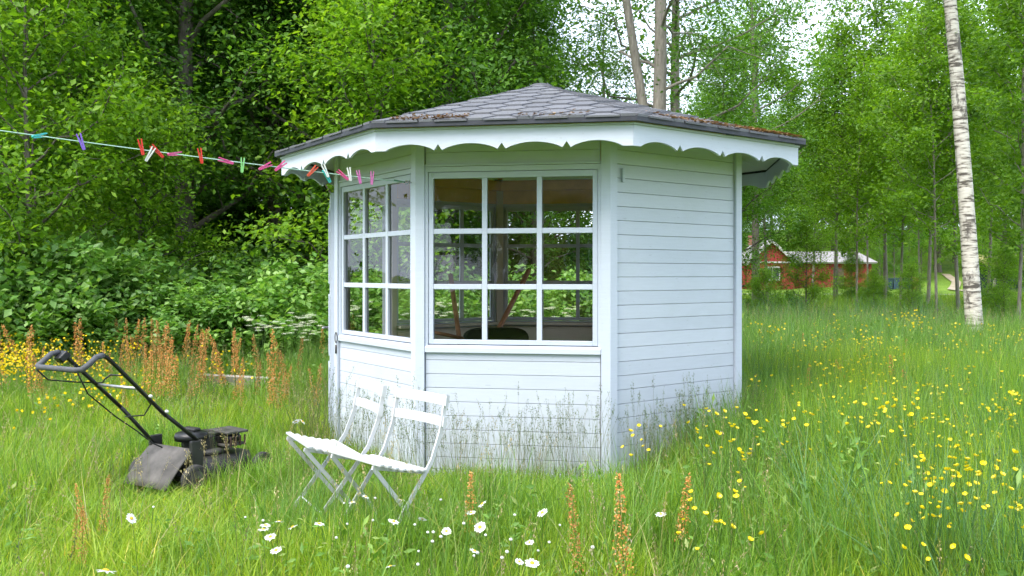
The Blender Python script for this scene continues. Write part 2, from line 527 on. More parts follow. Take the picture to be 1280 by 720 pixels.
def cottage():
    d = 76.0
    x0 = (930 - 640) / FPX * d - 3.0
    xg0, xg1 = (934 - 640) / FPX * d, (993 - 640) / FPX * d      # gable front
    xe = (1094 - 640) / FPX * d
    base = gz(25, d) - .1
    ez = CAMZ + (HORY - 328) / FPX * d                             # eaves
    az = CAMZ + (HORY - 301) / FPX * d                             # gable apex
    rt = empty('red_cottage', (0, 0, 0), 0, 'red wooden cottage with pale tin roof across the field beyond the slender trees', 'cottage')
    xm = (xg0 + xg1) / 2
    # boards of the gable front, one by one
    bw = (xg1 - xg0) / 22
    for i in range(22):
        a = xg0 + bw * i; c = a + bw * .94
        top = lambda x_: ez + (az - ez) * (1 - abs(x_ - xm) / ((xg1 - xg0) / 2))
        m = MB()
        y0, y1 = d - (.03 if i % 2 else .0), d + .03
        poly = [(a, base), (c, base), (c, top(c))] + ([(xm, az)] if a < xm < c else []) + [(a, top(a))]
        n = len(poly)
        m.add([(x_, y0, z_) for x_, z_ in poly] + [(x_, y1, z_) for x_, z_ in poly],
              [tuple(range(n)), tuple(range(2 * n - 1, n - 1, -1))] + [(k, n + k, n + (k + 1) % n, (k + 1) % n) for k in range(n)])
        m.build('board', M['red'], rt)
    m = MB()                                                       # body behind the gable
    m.box(((xg0 + xg1) / 2, d + 2.6, (base + ez) / 2), (xg1 - xg0 - .1, 5.0, ez - base))
    m.build('wall', M['red'], rt)
    m = MB()
    m.box(((x0 + xg0) / 2, d + 2.2, (base + ez) / 2), (xg0 - x0 - .05, 3.6, ez - base - .1)); m.build('wall', M['red'], rt)
    # right wing, boards on its front
    nb = 34; bw = (xe - xg1) / nb
    for i in range(nb):
        m = MB(); m.box((xg1 + bw * (i + .5), d + .8 - (.03 if i % 2 else 0), (base + ez) / 2), (bw * .94, .06, ez - base)); m.build('board', M['red'], rt)
    m = MB(); m.box(((xg1 + xe) / 2, d + 2.7, (base + ez) / 2), (xe - xg1 - .02, 3.7, ez - base)); m.build('wall', M['red'], rt)
    # roofs
    yr = d + 2.8; rz = ez + .95
    m = MB(); t_ = .09
    def slab(m, pts):
        n = Vector(pts[1]) - Vector(pts[0]); n = n.cross(Vector(pts[2]) - Vector(pts[0])).normalized()
        if n.z < 0: n = -n
        m.add([Vector(p) for p in pts] + [Vector(p) + n * t_ for p in pts], [(3, 2, 1, 0), (4, 5, 6, 7)] + [(k, (k + 1) % 4, 4 + (k + 1) % 4, 4 + k) for k in range(4)])
    slab(m, [(xg1 + .1, d + .3, ez - .05), (xe + .35, d + .3, ez - .05), (xe - .5, yr, rz), (xg1 + .1, yr, rz)])
    slab(m, [(xg1 + .1, d + 5.2, ez - .05), (xe + .35, d + 5.2, ez - .05), (xe - .5, yr, rz), (xg1 + .1, yr, rz)])
    m.build('roof', M['tinroof'], rt)
    m = MB()
    for s, xx in ((-1, xg0 - .25), (1, xg1 + .25)):
        zz = ez - (az - ez) * .25 / ((xg1 - xg0) / 2)
        slab(m, [(xx, d - .3, zz + .04), (xm, d - .3, az + .04), (xm, d + 5.2, az + .04), (xx, d + 5.2, zz + .04)])
    m.build('roof', M['tinroof'], rt)
    for s in (-1, 1):
        xx = xm + s * ((xg1 - xg0) / 2 + .25); zz = ez - (az - ez) * .25 / ((xg1 - xg0) / 2)
        m = MB(); m.bar((xx, d - .33, zz), (xm, d - .33, az), .05, .22, (0, 0, 1)); m.build('bargeboard', M['cream'], rt)
    m = MB(); m.box((xm, d - .07, ez + .02), (xg1 - xg0 + .3, .07, .15)); m.build('trim', M['cream'], rt)
    m = MB(); m.box(((xg1 + xe) / 2 + .2, d + .42, ez - .04), (xe - xg1 + .2, .06, .14)); m.build('trim', M['cream'], rt)
    wx0, wx1 = (956 - 640) / FPX * d, (974 - 640) / FPX * d
    wz0, wz1 = CAMZ - (350 - HORY) / FPX * d, CAMZ - (334 - HORY) / FPX * d
    w = MB()
    for a, b_ in (((wx0, wz0), (wx1, wz0)), ((wx0, wz1), (wx1, wz1)), ((wx0, wz0), (wx0, wz1)), ((wx1, wz0), (wx1, wz1)), (((wx0 + wx1) / 2, wz0), ((wx0 + wx1) / 2, wz1))):
        w.bar((a[0], d - .1, a[1]), (b_[0], d - .1, b_[1]), .07, .14, (0, 1, 0) if a[0] == b_[0] else (0, 0, 1))
    wn = w.build('window', M['cream'], rt)
    m = MB(); m.box(((wx0 + wx1) / 2, d - .055, (wz0 + wz1) / 2), (wx1 - wx0, .02, wz1 - wz0)); m.build('pane', M['darkpane'], wn)
    dx = (1052 - 640) / FPX * d
    m = MB(); m.box((dx, d + .72, base + 1.0), (.95, .06, 1.95)); m.build('door', simple('brown_door', (.10, .06, .04), .7), rt)
    m = MB(); m.box((xm - 1.0, d + 2.6, az + .15), (.5, .5, .9)); m.build('chimney', simple('chimney_brick', (.25, .10, .07), .9), rt)
cottage()

def field_shed():
    d = 58.0
    a, b_ = (1243 - 640) / FPX * d, (1330 - 640) / FPX * d
    base = gz((a + b_) / 2, d) - .05
    top = CAMZ - (334 - HORY) / FPX * d
    rt = empty('open_shed', (0, 0, 0), 0, 'low dark shed with mossy sloping roof at the right edge of the field', 'shed')
    dk = simple('dark_green_boards', (.035, .06, .05), .8, 0, .3, 4)
    n = 8
    for i in range(n + 1):
        x_ = a + (b_ - a) * i / n
        m = MB(); m.box((x_, d, (base + top) / 2), (.12, .12, top - base)); m.build('post', M['bark_grey'] if i == 0 else dk, rt)
    m = MB(); m.box(((a + b_) / 2, d + 2.4, (base + top) / 2), (b_ - a, .1, top - base)); m.build('back_wall', dk, rt)
    m = MB(); m.box(((a + b_) / 2, d + .06, base + .95), (b_ - a, .05, .12)); m.build('rail', dk, rt)
    for i in range(14):
        x_ = a + (b_ - a) * (i + .5) / 14
        m = MB(); m.box((x_, d + .3, base + .62), ((b_ - a) / 15, .03, 1.1)); m.build('board', dk, rt)
    m = MB()
    m.add([(a - .3, d - .4, top - .05), (b_ + .3, d - .4, top - .05), (b_ + .3, d + 2.8, top + .75), (a - .3, d + 2.8, top + .75),
           (a - .3, d - .4, top + .10), (b_ + .3, d - .4, top + .10), (b_ + .3, d + 2.8, top + .90), (a - .3, d + 2.8, top + .90)],
          [(3, 2, 1, 0), (4, 5, 6, 7), (0, 1, 5, 4), (1, 2, 6, 5), (2, 3, 7, 6), (3, 0, 4, 7)])
    m.build('roof', simple('moss_roof', (.26, .22, .07), .95, 0, .4, 1.5), rt)
field_shed()

def bins():
    d = 73.0
    cols = [(.02, .05, .06), (.03, .06, .09), (.02, .045, .05), (.035, .06, .08), (.25, .09, .04)]
    labs = ['dark green wheelie bin at the left end of the row right of the red cottage', 'blue grey wheelie bin, second from the cottage in the row',
            'dark green wheelie bin in the middle of the row of bins', 'blue grey wheelie bin, second from the sandy path in the row', 'rust brown bin at the right end of the row of bins']
    for i, (px_, c) in enumerate(zip((1111, 1119, 1127, 1135, 1143), cols)):
        p = P(px_, 357, d)
        b0 = gz(p.x, d)
        rt = empty('wheelie_bin', (p.x, d, b0), 0, labs[i], 'bin', 'bins beside the cottage')
        mt = simple('bin_plastic_%d' % i, c, .5)
        m = MB(); m.add([(-.2, -.22, .05), (.2, -.22, .05), (.2, .22, .05), (-.2, .22, .05), (-.26, -.3, .92), (.26, -.3, .92), (.26, .3, .92), (-.26, .3, .92)],
                        [(3, 2, 1, 0), (4, 5, 6, 7), (0, 1, 5, 4), (1, 2, 6, 5), (2, 3, 7, 6), (3, 0, 4, 7)]); m.build('body', mt, rt)
        m = MB(); m.box((0, -.02, .96), (.56, .68, .06)); m.build('lid', mt, rt, bevel=.02)
        for s in (-1, 1):
            m = MB(); m.lathe([(.09, -.03), (.09, .03)], 10, Matrix.Translation((s * .2, .24, .09)) @ Matrix.Rotation(R(90), 4, 'Y')); m.build('wheel', M['blackplastic'], rt)
bins()

# ================================================================== THE GAZEBO
GC = Vector((0.250, 7.408, 0.0)); ROT = 0.2338; RW = 1.75; RE = 2.166
C8 = math.cos(math.pi / 8)
AP = RW * C8                       # distance from the axis to the outer face of the corner trim
SIDE = 2 * RW * math.sin(math.pi / 8)
TRIM = .062; PROUD = .022
SID = AP - PROUD                   # outer face of the siding
def frame(k):
    m_ = ROT + (k + .5) * math.pi / 4
    return Vector((math.sin(m_), -math.cos(m_), 0)), Vector((math.cos(m_), math.sin(m_), 0))
def W(k, s, r, z):
    n_, t_ = frame(k)
    return n_ * r + t_ * s + Vector((0, 0, z))
def fbox(m, k, s0, s1, r0, r1, z0, z1):
    return m.add([W(k, s, r_, z) for s in (s0, s1) for r_ in (r0, r1) for z in (z0, z1)], [(0, 2, 3, 1), (4, 5, 7, 6), (0, 1, 5, 4), (2, 6, 7, 3), (0, 4, 6, 2), (1, 3, 7, 5)])
def half(r_): return r_ * math.tan(math.pi / 8)

GAZ = empty('gazebo', GC, 0, 'white eight sided wooden garden pavilion with grey hexagon shingle roof and scalloped eaves', 'gazebo')
Z_TOP = 2.40
Z_GT, Z_GB, Z_SB = 2.059, .949, .865
J0, JS = 1.570, .0954              # one joint height and the board spacing
WALLS = {}
def wall_of(k):
    if k not in WALLS:
        m = MB()
        kind_ = FACES[k]
        r0, r1 = SID - .075, SID - .022
        hs = half(SID) - .012
        if kind_ == 'window':
            fbox(m, k, -hs, hs, r0, r1, .02, Z_SB - .012)
            fbox(MB(), k, -hs, hs, r0, r1, Z_GT + .075, Z_TOP - .02).build('upper_wall', M['ceiling'], GAZ)
        elif kind_ == 'solid':
            fbox(m, k, -hs, hs, r0, r1, .02, Z_TOP - .02)
        else:
            fbox(m, k, -hs, hs, r0, r1, 2.05, Z_TOP - .02)
        WALLS[k] = m.build('wall', M['inner'], GAZ)
    return WALLS[k]
FACES = {0: 'solid', 1: 'window', 2: 'window', 3: 'window', 4: 'window', 5: 'doorway', -2: 'window', -1: 'window'}  # the hidden back-right face has an added window, letting more light inside

def boards(k, z0, z1):
    wl = wall_of(k)
    hs = SIDE / 2 - TRIM - .006
    js = [J0 + i * JS for i in range(-20, 12)]
    edges = [z0] + [j for j in js if z0 + .012 < j < z1 - .012] + [z1]
    for a, b_ in zip(edges[:-1], edges[1:]):
        m = MB()
        # board with a small rebated lip below: joint reads as a dark line
        g = .0011; c = .0028
        prof = [(SID - .020, a + g), (SID - c, a + g), (SID, a + g + c), (SID, b_ - g - c * .4), (SID - c * .4, b_ - g), (SID - .020, b_ - g)]
        n = len(prof)
        m.add([W(k, -hs, r_, z) for r_, z in prof] + [W(k, hs, r_, z) for r_, z in prof],
              [tuple(range(n))[::-1], tuple(range(n, 2 * n))] + [(i, (i + 1) % n, n + (i + 1) % n, n + i) for i in range(n)])
        m.build('siding_board', M['white'], wl)

for k, kd in FACES.items():
    if kd == 'solid': boards(k, .055, Z_TOP - .02)
    elif kd == 'window':
        boards(k, .055, Z_SB); boards(k, Z_GT + .082, Z_TOP - .02)
    else: boards(k, 2.08, Z_TOP - .02)
    if kd != 'doorway':
        m = MB(); fbox(m, k, -half(SID) , half(SID), SID - .03, SID + .012, -.03, .052); m.build('plinth_board', M['trim'], GAZ, bevel=.003)

# corner trim, two boards at every corner, mitred
for j in range(8):
    a_ = ROT + j * math.pi / 4
    cdir = Vector((math.sin(a_), -math.cos(a_), 0))
    for k, sg in ((j, -1), (j - 1, 1)):
        n_, t_ = frame(k)
        co = cdir * RW
        ci = cdir * ((AP - .045) / C8)
        e = co - t_ * sg * TRIM * 1.0
        pl = [co, e, e - n_ * .045, ci]
        if sg > 0: pl = pl[::-1]
        pl = [(p.x, p.y) for p in pl]
        ar = sum(pl[i][0] * pl[(i + 1) % 4][1] - pl[(i + 1) % 4][0] * pl[i][1] for i in range(4))
        if ar < 0: pl = pl[::-1]
        MB().prism(pl, -.01, Z_TOP).build('corner_trim', M['trim'], GAZ)
    # inner post
    m = MB(); pr = cdir * ((AP - .085) / C8)
    m.box((pr.x, pr.y, Z_TOP / 2), (.07, .07, Z_TOP - .06), Matrix.Rotation(a_, 3, 'Z')); m.build('inner_post', M['inner'], GAZ)

# windows: casing, sash, muntins and nine panes of glass each
def window(k):
    hs = SIDE / 2 - TRIM
    root = MB()
    fr_r0, fr_r1 = SID - .055, SID + .006
    cs = .022
    for s0, s1, z0, z1 in ((-hs, -hs + cs, Z_SB, Z_GT + .08), (hs - cs, hs, Z_SB, Z_GT + .08), (-hs + cs, hs - cs, Z_GT + .046, Z_GT + .08)):
        fbox(root, k, s0, s1, fr_r0, fr_r1, z0, z1)
    w = root.build('window', M['trim'], GAZ)
    m = MB(); fbox(m, k, -hs - .0, hs + .0, fr_r0 - .01, SID + .014, Z_GT + .083, Z_GT + .098); m.build('head_drip', M['trim'], w, bevel=.003)
    m = MB()
    m.add([W(k, s, r_, z) for s in (-hs + .002, hs - .002) for r_, z in ((fr_r0, Z_SB - .005), (SID + .020, Z_SB - .005), (SID + .020, Z_SB + .032), (SID - .004, Z_SB + .046), (fr_r0, Z_SB + .046))],
          [(4, 3, 2, 1, 0), (5, 6, 7, 8, 9), (0, 1, 6, 5), (1, 2, 7, 6), (2, 3, 8, 7), (3, 4, 9, 8), (4, 0, 5, 9)])
    m.build('sill', M['trim'], w, bevel=.003)
    a = hs - cs - .002; st = .034
    r0, r1 = SID - .045, SID - .003
    m = MB()
    zb, zt = Z_SB + .052, Z_GT + .043
    for s0, s1, z0, z1 in ((-a, -a + st, zb, zt), (a - st, a, zb, zt), (-a + st, a - st, zb, Z_GB), (-a + st, a - st, Z_GT, zt)):
        fbox(m, k, s0, s1, r0, r1, z0, z1)
    sash = m.build('sash', M['trim'], w, bevel=.003)
    gs0, gs1 = -a + st, a - st
    mw = .036
    cw = (gs1 - gs0 - 2 * mw) / 3; ch = (Z_GT - Z_GB - 2 * mw) / 3
    for i in (1, 2):
        x_ = gs0 + i * cw + (i - 1) * mw
        m = MB(); fbox(m, k, x_, x_ + mw, r0 + .004, r1 - .003, Z_GB, Z_GT); m.build('muntin', M['trim'], w, bevel=.003)
        z_ = Z_GB + i * ch + (i - 1) * mw
        for jx in range(3):
            xx = gs0 + jx * (cw + mw)
            m = MB(); fbox(m, k, xx, xx + cw, r0 + .004, r1 - .004, z_, z_ + mw); m.build('muntin', M['trim'], w, bevel=.003)
    rg = random.Random(k * 7 + 3)
    for i in range(3):
        for jx in range(3):
            x_ = gs0 + i * (cw + mw); z_ = Z_GB + jx * (ch + mw)
            m = MB()
            d1, d2 = rg.uniform(-.0016, .0016), rg.uniform(-.0016, .0016)
            ra = SID - .024
            m.add([W(k, x_, ra + d1, z_), W(k, x_ + cw, ra - d1, z_), W(k, x_ + cw, ra - d1 + d2, z_ + ch), W(k, x_, ra + d1 + d2, z_ + ch)], [(0, 1, 2, 3)])
            m.build('pane', M['glass'], w)
    return w
for k, kd in FACES.items():
    if kd == 'window': window(k)

# inner sill rail and wall panelling seen through the glass
for k, kd in FACES.items():
    if kd == 'window':
        hs = half(SID - .09) - .04
        m = MB(); fbox(m, k, -hs, hs, SID - .15, SID - .077, Z_SB + .01, Z_SB + .035); m.build('inner_sill', M['inner'], GAZ)
        for i in range(4):
            m = MB(); fbox(m, k, -hs, hs, SID - .092, SID - .078, .05 + i * .2, .235 + i * .2); m.build('inner_board', M['inner'], GAZ)
m = MB(); m.prism([((AP - .05) / C8 * math.sin(ROT + j * math.pi / 4), -(AP - .05) / C8 * math.cos(ROT + j * math.pi / 4)) for j in range(8)], -.05, .04)
m.build('floor', M['floorwood'], GAZ)

# door standing open at the left end of the left window wall, hinged at the doorway
hing = W(5, SIDE / 2 - TRIM, AP + .01, 0)
dd = Vector((GC.x + hing.x, GC.y + hing.y, 0)).normalized()
ang = R(.8)
dd = Vector((dd.x * math.cos(ang) - dd.y * math.sin(ang), dd.x * math.sin(ang) + dd.y * math.cos(ang), 0))
dn = Vector((-dd.y, dd.x, 0))
def dbox(m, a0, a1, b0, b1, z0, z1):
    ps = [hing + dd * a + dn * b_ + Vector((0, 0, z)) for a in (a0, a1) for b_ in (b0, b1) for z in (z0, z1)]
    return m.add(ps, BOXF)
door = dbox(MB(), .0, .78, -.016, .044, .04, 2.07).build('door', M['trim'], GAZ, bevel=.003)
for z0, z1 in ((.12, .62), (.72, 1.22), (1.32, 1.95)):
    dbox(MB(), .10, .68, .047, .056, z0, z1).build('door_panel', M['trim'], door)
hp = hing + dd * .70 + Vector((0, 0, .92))
MB().tube([hp + dn * .046, hp + dn * .10, hp + dn * .105 - dd * .10], .009, 8).build('door_handle', M['zinc'], door, True)
# hasp and bolt on the left wall
c_ = W(-2, -SIDE / 2 + TRIM * .75, AP + .006, .885)
n_, t_ = frame(-2)
pts = [c_ + t_ * (.022 * math.cos(a)) + Vector((0, 0, .042 * math.sin(a))) for a in np.linspace(0, 2 * math.pi, 13)]
MB().tube(pts, .0035, 6, False).build('hasp', M['iron'], GAZ, True)
MB().tube([c_ + Vector((0, 0, -.06)), c_ + Vector((0, 0, -.13))], .008, 8).build('bolt', M['iron'], GAZ, True)
m = MB(); fbox(m, 0, -SIDE / 2 + .115, -SIDE / 2 + .137, SID + .001, SID + .02, 2.02, 2.115); m.build('wall_block', M['trim'], GAZ, bevel=.003)

# --- roof
ROOF_R = RE + .05
Z_FT, Z_FB = 2.326, 2.196
Z_APEX = 3.03
Z_EAVE = Z_FT + .045               # top surface of the deck at the eave line
ROOF = None
def roof_pt(k, s, a):
    """a = distance from the axis measured along the face normal"""
    A_ = ROOF_R * C8
    z = Z_EAVE + (Z_APEX - Z_EAVE) * (1 - a / A_)
    return W(k, s, a, z)
m = MB(); A_ = ROOF_R * C8
for k in range(8):
    a_, b_ = roof_pt(k, -half(A_), A_), roof_pt(k, half(A_), A_)
    t_ = Vector((0, 0, Z_APEX))
    dz = Vector((0, 0, -.022))
    m.add([a_, b_, t_, a_ + dz, b_ + dz, t_ + dz], [(0, 1, 2), (5, 4, 3), (0, 3, 4, 1)])
ROOF = m.build('roof', M['drip'], GAZ)
# ceiling seen from inside and painted soffit outside the walls
m1, m2 = MB(), MB()
for k in range(8):
    ai = AP - .09; ao = RE * C8 - .012
    dz = Vector((0, 0, -.028))
    a_, b_ = roof_pt(k, -half(ai), ai) + dz, roof_pt(k, half(ai), ai) + dz
    m1.add([a_, b_, Vector((0, 0, Z_APEX)) + dz], [(2, 1, 0)])
    aw = AP - .03
    c_, d_ = roof_pt(k, -half(aw), aw) + dz, roof_pt(k, half(aw), aw) + dz
    e_, f_ = roof_pt(k, -half(ao), ao) + dz, roof_pt(k, half(ao), ao) + dz
    m2.add([c_, d_, f_, e_], [(0, 1, 2, 3)])
m1.build('ceiling', M['ceiling'], GAZ)
m2.build('soffit', M['soffit'], GAZ)
for k in range(8):                  # rafters inside under each hip and soffit rafters
    a_ = ROT + k * math.pi / 4
    cd = Vector((math.sin(a_), -math.cos(a_), 0))
    MB().bar(cd * ((AP - .1) / C8) + Vector((0, 0, Z_TOP + .02)), Vector((0, 0, Z_APEX - .12)), .045, .07).build('rafter', M['ceiling'], GAZ)
    m = MB(); fbox(m, k, -half(SID - .09), half(SID - .09), SID - .14, SID - .08, 2.27, 2.36); m.build('top_plate', M['ceiling'], GAZ)

# scalloped fascia boards
def fascia(k):
    ro = RE * C8
    hs = half(ro) - .0008
    th = .019
    prof = [(-hs, Z_FT)]
    n_sc = 4
    endf = .045
    L = 2 * hs
    bot = []
    bot.append((-hs, Z_FB))
    cell = L / n_sc
    for i in range(n_sc):
        a = -hs + i * cell; b_ = a + cell
        a2 = a + (.062 if i == 0 else .026); b2 = b_ - (.062 if i == n_sc - 1 else .026)
        for q_ in range(0, 13):
            u = q_ / 12
            s_ = a2 + (b2 - a2) * u
            zz = Z_FB + .040 * (math.sin(math.pi * u) ** .75)
            bot.append((s_, zz))
        if i < n_sc - 1:
            bot.append((b_ - .0, Z_FB + .038))
    bot.append((hs, Z_FB))
    # strips from the bottom outline up to the top edge
    ri = ro - th
    vs_, fs_ = [], []
    sc_in = (half(ri)) / (half(ro))
    for s_, z_ in bot:
        vs_ += [W(k, s_, ro, z_), W(k, s_, ro, Z_FT), W(k, s_ * sc_in, ri, z_), W(k, s_ * sc_in, ri, Z_FT)]
    for i in range(len(bot) - 1):
        a = 4 * i; b_ = a + 4
        fs_ += [(a, b_, b_ + 1, a + 1), (a + 3, b_ + 3, b_ + 2, a + 2), (a, a + 2, b_ + 2, b_), (a + 1, b_ + 1, b_ + 3, a + 3)]
    fs_ += [(0, 1, 3, 2), tuple(len(vs_) - 4 + x for x in (2, 3, 1, 0))]
    MB().add(vs_, fs_).build('fascia_board', M['fascia'], GAZ)
    m = MB(); r_ = ro + .012
    fbox(m, k, -half(r_), half(r_), ro - .018, r_, Z_FT + .001, Z_FT + .014); m.build('eave_strip', M['trim'], GAZ)
    m = MB(); r_ = ROOF_R * C8 + .004
    hb = half(r_)
    m.add([W(k, s * hb * (1 if r2 == r_ else (r_ - .03) / r_), r2, z) for s in (-1, 1) for r2 in (r_ - .03, r_) for z in (Z_FT + .016, Z_EAVE + .003)], [(0, 2, 3, 1), (4, 5, 7, 6), (0, 1, 5, 4), (2, 6, 7, 3), (0, 4, 6, 2), (1, 3, 7, 5)])
    m.build('drip_edge', M['drip'], ROOF)
for k in range(8): fascia(k)

# hexagonal shingles laid on every roof face
def clip(poly, nx, ny, c):
    """keep the side nx*x + ny*y <= c"""
    out = []
    for i in range(len(poly)):
        p, q_ = poly[i], poly[(i + 1) % len(poly)]
        dp, dq = nx * p[0] + ny * p[1] - c, nx * q_[0] + ny * q_[1] - c
        if dp <= 0: out.append(p)
        if dp * dq < 0:
            u = dp / (dp - dq); out.append((p[0] + (q_[0] - p[0]) * u, p[1] + (q_[1] - p[1]) * u))
    return out
TAN8 = math.tan(math.pi / 8)
CP, RP, FL = .160, .25, .095        # column pitch, row pitch along the slope (plan), flat edge
rg = random.Random(5)
def shingles(k, single):
    allm = MB()
    A0 = ROOF_R * C8 + .012
    for ci_ in range(-6, 7):
        for ri_ in range(-1, 9):
            cx_ = ci_ * CP
            ca = A0 - (ri_ + (.5 if ci_ % 2 else 0)) * RP
            g = .0065
            hf, hw, hh = FL / 2 - g * .3, CP - FL / 2 - g, RP / 2 - g
            poly = [(cx_ - hf, ca + hh), (cx_ + hf, ca + hh), (cx_ + hw, ca), (cx_ + hf, ca - hh), (cx_ - hf, ca - hh), (cx_ - hw, ca)]
            poly = clip(poly, 0, 1, A0)
            if len(poly) > 2: poly = clip(poly, 1, -TAN8, -.008)
            if len(poly) > 2: poly = clip(poly, -1, -TAN8, -.008)
            if len(poly) < 3: continue
            ar = abs(sum(poly[i][0] * poly[(i + 1) % len(poly)][1] - poly[(i + 1) % len(poly)][0] * poly[i][1] for i in range(len(poly)))) / 2
            if ar < .0012: continue
            n = len(poly)
            lift = rg.uniform(.0, .004)
            def h_(a): return .006 + (a - (ca - hh)) / (2 * hh) * .009 + lift
            vs_ = [roof_pt(k, s, a) + Vector((0, 0, h_(a))) for s, a in poly] + [roof_pt(k, s, a) + Vector((0, 0, .0008)) for s, a in poly]
            fs_ = [tuple(range(n)), tuple(range(2 * n - 1, n - 1, -1))] + [(i, n + i, n + (i + 1) % n, (i + 1) % n) for i in range(n)]
            if single: MB().add(vs_, fs_).build('shingle', M['shingle'], ROOF)
            else: allm.add(vs_, fs_)
    return allm
rest = MB()
for k in range(8):
    if k in (0, 6, 7): shingles(k, True)
    else:
        am = shingles(k, False); rest.add(am.v, am.f)
tag(rest.build('shingles', M['shingle'], ROOF), kind='stuff')
m = MB(); m.lathe([(.10, Z_APEX - .02), (.095, Z_APEX + .0), (.03, Z_APEX + .016), (.0, Z_APEX + .02)], 8)
m.build('apex_cap', M['shingle'], ROOF)
# fallen leaves and moss caught along the eaves
M['litter'] = leafmat('dry_leaf_litter', [(0, (.16, .07, .03)), (.6, (.34, .17, .08)), (1, (.45, .30, .16))], .1)
rs = np.random.RandomState(8)
lv, lf = [], []
for k, s0, s1, dens in ((7, -.72, -.22, 210), (0, -.55, .86, 620), (0, .25, .88, 420), (7, .1, .55, 60)):
    for i in range(dens):
        s = rs.uniform(s0, s1); a = A_ - abs(rs.normal(0, .10 if k == 0 else .07)) + .005
        if abs(s) > a * TAN8 - .01: continue
        p = roof_pt(k, s, a) + Vector((0, 0, .018 + rs.uniform(0, .014)))
        L = rs.uniform(.008, .020); u = rs.uniform(0, 6.28)
        e1 = Vector((math.cos(u), math.sin(u), rs.uniform(-.3, .3))) * L; e2 = Vector((-math.sin(u), math.cos(u), rs.uniform(-.3, .3))) * L * .6
        b_ = len(lv); lv += [p - e1, p - e2, p + e1, p + e2]; lf.append((b_, b_ + 1, b_ + 2, b_ + 3))
o = MB().add(lv, lf).build('leaf_litter', M['litter'])
o.location = GC
tag(o, 'brown leaf litter and moss caught along the roof edge of the pavilion', 'leaf litter', kind='stuff')

# --- things kept inside the pavilion
def inner_chair():
    rt = empty('black_chair', (-.14, 6.80, .04), R(5), 'black chair with rounded back inside the pavilion, seen through the front window', 'chair')
    m = MB(); n = 14
    prof = []
    w, h0, h1 = .26, .55, .955
    for i in range(n + 1):
        u = math.pi * i / n
        prof.append((w * abs(math.cos(u)) ** .55 * (1 if math.cos(u) >= 0 else -1), h1 - .14 + .14 * math.sin(u) ** .6))
    prof = [(w, h0)] + prof + [(-w, h0)]
    k_ = len(prof)
    vs_ = [(x_, -.2 + .12 * (x_ / w) ** 2 - (z_ - .5) * .15, z_) for x_, z_ in prof] + [(x_, -.235 + .12 * (x_ / w) ** 2 - (z_ - .5) * .15, z_) for x_, z_ in prof]
    m.add(vs_, [tuple(range(k_)), tuple(range(2 * k_ - 1, k_ - 1, -1))] + [(i, k_ + i, k_ + (i + 1) % k_, (i + 1) % k_) for i in range(k_)])
    m.build('backrest', M['blackplastic'], rt)
    m = MB(); m.box((0, 0, .45), (.5, .46, .05)); m.build('seat', M['blackplastic'], rt, bevel=.02)
    for sx in (-1, 1):
        for sy in (-1, 1):
            m = MB(); m.tube([(sx * .2, sy * .18, .43), (sx * .24, sy * .23, 0)], .014, 8); m.build('leg', M['iron'], rt)
    MB().tube([(-.24, -.17, .86), (-.36, -.20, .89), (-.52, -.23, .925)], .014, 8).build('armrest', M['pole'], rt, True)
inner_chair()
def pole(a, b_, r_, label):
    o = MB().tube([a, Vector(a).lerp(Vector(b_), .5) + Vector((.01, 0, .0)), b_], r_, 8).build('wooden_pole', M['pole'], None, True)
    tag(o, label, 'pole', 'wooden poles inside the pavilion')
def floorpt(px_, py_, d, px2, py2, d2):
    a, b_ = P(px_, py_, d), P(px2, py2, d2)
    u = (b_.z - .045) / (b_.z - a.z)
    return a, b_ + (a - b_) * u
a, b_ = floorpt(563, 343, 7.35, 573, 424, 7.15); pole(a, b_, .022, 'upright brown wooden pole behind the left panes of the front window')
a, b_ = floorpt(661, 338, 7.6, 624, 408, 7.3); pole(a, b_, .022, 'slanting brown wooden pole behind the middle panes of the front window')

